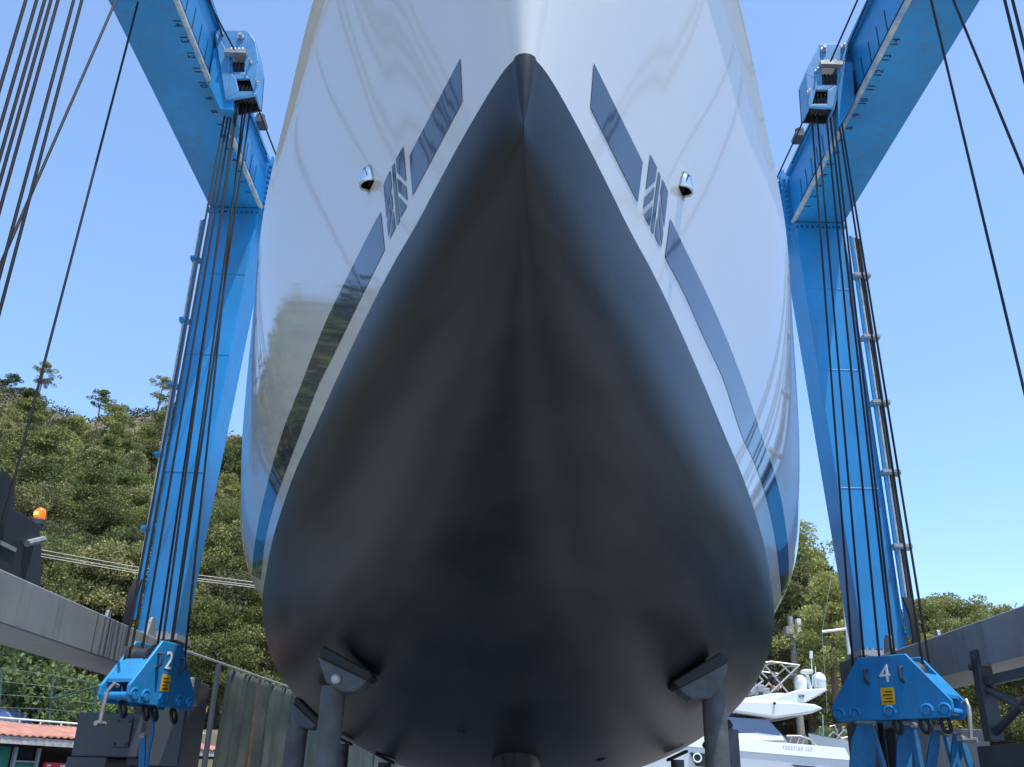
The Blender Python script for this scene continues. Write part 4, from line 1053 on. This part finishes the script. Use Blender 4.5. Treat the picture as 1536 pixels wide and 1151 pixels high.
# ------------------------------------------------------------------ vegetation
def leafmat(name, c0, c1, c2, trans=.25):
    M = bpy.data.materials.new(name); M.use_nodes = True; n = M.node_tree.nodes; l = M.node_tree.links; p = n['Principled BSDF']
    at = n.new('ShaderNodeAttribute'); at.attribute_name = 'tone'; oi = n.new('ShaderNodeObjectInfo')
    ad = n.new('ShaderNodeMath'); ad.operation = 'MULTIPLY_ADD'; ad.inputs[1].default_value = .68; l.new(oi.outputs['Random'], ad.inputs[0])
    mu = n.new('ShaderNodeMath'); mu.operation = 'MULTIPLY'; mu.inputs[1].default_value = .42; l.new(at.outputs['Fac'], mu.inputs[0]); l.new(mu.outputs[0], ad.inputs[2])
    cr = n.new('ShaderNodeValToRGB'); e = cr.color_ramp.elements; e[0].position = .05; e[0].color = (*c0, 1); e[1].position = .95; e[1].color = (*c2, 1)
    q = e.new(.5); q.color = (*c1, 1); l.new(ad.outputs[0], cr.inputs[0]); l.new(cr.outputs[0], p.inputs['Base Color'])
    p.inputs['Roughness'].default_value = .6; p.inputs['Specular IOR Level'].default_value = .3
    tl = n.new('ShaderNodeBsdfTranslucent'); l.new(cr.outputs[0], tl.inputs[0]); mx = n.new('ShaderNodeMixShader'); mx.inputs[0].default_value = trans
    l.new(p.outputs[0], mx.inputs[1]); l.new(tl.outputs[0], mx.inputs[2]); l.new(mx.outputs[0], n['Material Output'].inputs[0]); return M
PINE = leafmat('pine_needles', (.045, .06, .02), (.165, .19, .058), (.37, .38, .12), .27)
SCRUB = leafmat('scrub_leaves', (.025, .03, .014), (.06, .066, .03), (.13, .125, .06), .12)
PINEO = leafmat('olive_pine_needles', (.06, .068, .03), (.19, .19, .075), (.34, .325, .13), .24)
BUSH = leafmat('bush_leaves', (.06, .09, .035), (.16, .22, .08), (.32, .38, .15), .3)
BARK = mat('pine_bark', (.16, .105, .075), .9, var=.4, vscale=3, bump=.5, bscale=8)
def leaf_mesh(name, clumps, per, size, seed, material, flat=.55, aspect=3.2):
    rr = random.Random(seed); vs = []; fs = []; tone = []
    for (c, r) in clumps:
        c = Vector(c); tn = rr.random()
        for _ in range(per):
            while True:
                q = Vector((rr.uniform(-1, 1), rr.uniform(-1, 1), rr.uniform(-1, 1)))
                if .15 < q.length < 1: break
            q = q*(q.length**-.35)
            pos = c+Vector((q.x*r, q.y*r, q.z*r*flat))
            d_ = (q+Vector((rr.gauss(0, .6), rr.gauss(0, .6), rr.gauss(0, .5)+.35))).normalized()
            sd = d_.cross(Vector((rr.gauss(0, 1), rr.gauss(0, 1), rr.gauss(0, 1)))).normalized()
            s_ = size*rr.uniform(.6, 1.35); a = d_*s_; e = sd*(s_/aspect)
            k = len(vs); vs += [pos-e*.7, pos+a*.55-e, pos+a*1.1, pos+a*.5+e]; fs.append((k, k+1, k+2, k+3))
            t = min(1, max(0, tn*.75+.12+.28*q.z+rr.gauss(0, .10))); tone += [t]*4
    me = bpy.data.meshes.new(name); me.from_pydata(vs, [], fs); me.materials.append(material)
    at = me.attributes.new('tone', 'FLOAT', 'POINT'); at.data.foreach_set('value', tone)
    return me
def pine_variant(seed, H, R, bare, ncl, per, size, material, spread=1.0):
    rr = random.Random(seed); b = MB(); clumps = []
    lean = Vector((rr.uniform(-.06, .06), rr.uniform(-.06, .06), 1))
    tp = [Vector((0, 0, -.6))]+[lean*H*t+Vector((rr.gauss(0, .03)*H*t*.5, rr.gauss(0, .03)*H*t*.5, 0)) for t in (.2, .45, .7, .92)]
    b.tube(tp, [.028*H, .024*H, .018*H, .011*H, .004*H], 7)
    nb = max(9, ncl//5)
    for i in range(nb):
        t = bare+(1-bare)*((i+rr.random())/nb)
        z = H*t; a = i*2.4+rr.uniform(-.5, .5)
        prof = (1-((t-bare)/(1-bare))**1.6)*.75+.25 if t > bare else 1
        prof *= min(1, .55+1.6*(t-bare)/(1-bare)+rr.random()*.3)
        ln = R*prof*rr.uniform(.65, 1.2)
        p0 = lean*z; p2 = p0+Vector((cos(a)*ln, sin(a)*ln, ln*rr.uniform(.05, .45))); p1 = (p0+p2)/2+Vector((0, 0, -.06*ln))
        b.tube([p0, p1, p2], [.009*H*(1.1-t), .006*H*(1.1-t), .002*H], 5)
        k = max(3, int(ncl/nb))
        for j in range(k):
            u = .35+.7*(j+rr.random())/k; q = p0.lerp(p2, u)+Vector((rr.gauss(0, .13)*R, rr.gauss(0, .13)*R, rr.gauss(0, .07)*R+.04*R))
            clumps.append((q, R*rr.uniform(.13, .26)*spread))
    for j in range(4): clumps.append((lean*H*rr.uniform(.92, 1.0)+Vector((rr.gauss(0, .1)*R, rr.gauss(0, .1)*R, 0)), R*.22))
    tm = b.build('trunk', BARK, smooth=True, fix=False); tmesh = tm.data; bpy.data.objects.remove(tm)
    return tmesh, leaf_mesh('crown', clumps, per, size, seed+50, material), H
FAR = [pine_variant(1, 6.6, 2.7, .16, 80, 80, .22, PINE), pine_variant(2, 7.6, 2.7, .22, 80, 80, .22, PINE), pine_variant(3, 5.8, 3.0, .12, 80, 80, .22, PINEO), pine_variant(4, 7, 2.4, .3, 62, 80, .21, PINEO, .95), pine_variant(5, 6.2, 3.1, .15, 85, 80, .22, PINE)]
MID = [pine_variant(11, 9.5, 3.5, .2, 150, 130, .16, PINE), pine_variant(12, 10.5, 3.6, .25, 160, 130, .16, PINE), pine_variant(13, 8.5, 3.7, .12, 160, 130, .16, PINEO)]
TALL = [pine_variant(21, 15, 3.6, .52, 110, 115, .2, PINE), pine_variant(22, 13, 3.2, .45, 100, 115, .2, PINEO)]
RIDGEV = [pine_variant(31, 8.5, 3.2, .38, 48, 70, .26, PINEO, .85), pine_variant(32, 7.5, 3.0, .42, 40, 70, .26, PINE, .8)]
def tree(v, x, y, label, grp, sc=1.0, name='pine_tree', z=None):
    tmesh, cmesh, H = v
    root = empty(name, (x, y, hill_h(x, y) if z is None else z), label, 'tree', grp, random.random()*6.28)
    s_ = sc*random.uniform(.88, 1.14); root.scale = (s_*random.uniform(.92, 1.1), s_*random.uniform(.92, 1.1), s_)
    for nm, me in (('trunk', tmesh), ('crown', cmesh)):
        o = bpy.data.objects.new(nm, me); COL.objects.link(o); o.parent = root
    return root
GL = 'pines on the left hillside'; GR = 'pines on the right hillside'
LL = 'green pine in the dense wood on the slope left of the yacht'; LR = 'olive green pine on the lower slope right of the yacht'
placed = []
def free(x, y, dmin):
    for a, c in placed:
        if (a-x)**2+(c-y)**2 < dmin*dmin: return False
    placed.append((x, y)); return True
rr = random.Random(99); nt_l = nt_r = 0
tries = 0
while nt_l < 175 and tries < 6000:
    tries += 1; a = rr.uniform(-33, -12.5); R = 56+74*sqrt(rr.random()); x, y = R*sin(radians(a)), R*cos(radians(a))
    if not free(x, y, 3.0+R*.010): continue
    v = rr.choice(MID) if R < 84 else rr.choice(FAR); tree(v, x, y, LL, GL, .95 if R < 84 else rr.uniform(.75, 1.1)); nt_l += 1
tries = 0
while nt_r < 105 and tries < 6000:
    tries += 1; a = rr.uniform(12.5, 33); R = 58+76*sqrt(rr.random()); x, y = R*sin(radians(a)), R*cos(radians(a))
    if not free(x, y, 3.0+R*.010): continue
    v = rr.choice(MID) if R < 80 else rr.choice(FAR); tree(v, x, y, LR, GR, .85 if R < 80 else rr.uniform(.7, 1.0)); nt_r += 1
# trees standing out on the skyline
def ridge_tree(px, base_py, R, v, sc, label):
    d_ = ray(px, base_py); k = R/sqrt(d_.x**2+d_.y**2); q = EYE+d_*k
    tree(v, q.x, q.y, label, 'pines on the skyline', sc, z=min(q.z, hill_h(q.x, q.y)+.2))
ridge_tree(57, 598, 158, RIDGEV[0], .75, 'lone thin pine on the skyline at the far left, sky showing through')
ridge_tree(8, 612, 157, RIDGEV[1], .7, 'pine on the skyline at the very left edge')
ridge_tree(152, 610, 158, RIDGEV[1], .80, 'small upright pine standing alone in the middle of the left skyline')
ridge_tree(238, 605, 158, RIDGEV[0], .85, 'spreading pine on the skyline beside the left column')
ridge_tree(1228, 822, 150, RIDGEV[1], .55, 'pine tip on the skyline just right of the white hull')
ridge_tree(1478, 915, 150, RIDGEV[0], .8, 'round topped pine at the right end of the skyline')
# nearer pines
for px, y, v, sc, lab in ((150, 60, 1, .95, 'large bright green pine behind the power lines at left'), (40, 62, 0, .8, 'dark pine crown above the grey lower beam at far left'), (335, 66, 2, .85, 'rounded yellow-green pine between the left column and the hull'),
                          (305, 52, 0, .72, 'tall dark pine behind the netting frame'), (400, 55, 1, .7, 'dark pine crown seen just left of the bilge')):
    q = PY(px, 1000, y); tree(MID[v], q.x, y, lab, 'large pines at the foot of the left slope', sc)
for px, y, v, sc, lab in ((1246, 52, 0, .8, 'tall pine with reddish bare trunk behind the mast'), (1218, 60, 1, .8, 'tall pine with dark bare trunk behind the radar domes'), (1400, 64, 0, .62, 'slim pine behind the outer end of the right lower beam'), (1190, 66, 0, .85, 'tall pine right against the white hull edge'), (1345, 60, 1, .62, 'slim pine behind the right column base')):
    q = PY(px, 1030, y); tree(TALL[v], q.x, y, lab, 'tall bare-trunked pines on the right', sc)
# bushes
def bush_variant(seed, R, H, ncl, per, size, material=BUSH):
    rr = random.Random(seed); b = MB(); cl_ = []
    for i in range(ncl):
        a = rr.random()*6.28; rad = R*sqrt(rr.random()); z = H*(.12+.85*rr.random()*(1-(rad/R)**2*.6)); p_ = Vector((cos(a)*rad, sin(a)*rad, z))
        cl_.append((p_, R*rr.uniform(.14, .28)))
        if i % 4 == 0: b.tube([Vector((p_.x*.1, p_.y*.1, -.3)), p_*.6, p_], [.05, .035, .012], 5)
    tm = b.build('stem', BARK, fix=False); me = tm.data; bpy.data.objects.remove(tm)
    return me, leaf_mesh('foliage', cl_, per, size, seed+9, material, .9, 1.8), H
BV = [bush_variant(41, 2.2, 3.0, 70, 60, .20), bush_variant(42, 2.6, 2.4, 75, 60, .2), bush_variant(43, 1.3, 1.9, 55, 60, .12)]
def bush(px, y, v, sc, lab, z=None):
    q = PY(px, 1050, y); tmesh, cmesh, H = BV[v]
    root = empty('bush', (q.x, y, hill_h(q.x, y) if z is None else z), lab, 'bush', 'leafy bushes behind the yard', random.random()*6)
    root.scale = (sc, sc, sc)
    for nm, me in (('stem', tmesh), ('foliage', cmesh)):
        o = bpy.data.objects.new(nm, me); COL.objects.link(o); o.parent = root
for a in ((20, 49, 0, 1.3, 'tall pale green bush at the far left behind the fence'), (62, 50, 0, 1.15, 'pale green bush behind the middle fence post'), (100, 50, 1, .95, 'low bush beyond the braced fence panel'), (-30, 49, 0, 1.4, 'bush at the left edge behind the first fence post'),
          (140, 46, 1, .7, 'small dry bush at the foot of the slope left of hook block 2'), (1245, 52, 0, 1.2, 'yellow-green bush behind the motor yacht stern'), (1215, 50, 1, 1.1, 'dark green bush beneath the flybridge overhang'), (1268, 55, 0, 1.1, 'bush behind the sailing boat bow'),
          (1470, 24, 2, 1.25, 'leafy green bush between hook block 4 and the cross braced frame'), (1520, 26, 2, 1.4, 'leafy bush seen through the cross braced frame'), (1450, 30, 1, .75, 'low grey-green bush below hook block 4'), (1500, 36, 0, 1.0, 'taller bush farther back at the right edge')):
    bush(*a)
# undergrowth between the trees, and the far flanks of the wood: nobody could count them
rr = random.Random(5); cl_ = []
for i_ in range(6600):
    a = rr.uniform(-36, 36); R = 50+115*rr.random()**.8 if i_ < 5200 else rr.uniform(140, 164)
    if abs(a) < 9: continue
    x, y = R*sin(radians(a)), R*cos(radians(a)); r = rr.uniform(.4, .9)+R*.003
    cl_.append(((x, y, hill_h(x, y)+r*.35), r))
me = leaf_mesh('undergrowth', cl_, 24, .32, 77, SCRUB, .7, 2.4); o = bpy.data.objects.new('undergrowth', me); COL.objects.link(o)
tag(o, 'low scrub covering the hillside between the pines', 'undergrowth', kind='stuff')
cl_ = []
for _ in range(4200):
    a = rr.choice([rr.uniform(-112, -32), rr.uniform(-112, -32), rr.uniform(33, 75), rr.uniform(-12.5, 12.5)]); R = 56+108*sqrt(rr.random())
    x, y = R*sin(radians(a)), R*cos(radians(a)); r = rr.uniform(1.3, 2.8); h = rr.uniform(1.0, 5.5)
    cl_.append(((x, y, hill_h(x, y)+h), r))
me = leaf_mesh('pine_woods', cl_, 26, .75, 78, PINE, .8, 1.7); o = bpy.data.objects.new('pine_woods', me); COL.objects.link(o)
tag(o, 'continuous pine wood covering the flanks of the hill', 'woods', kind='stuff')
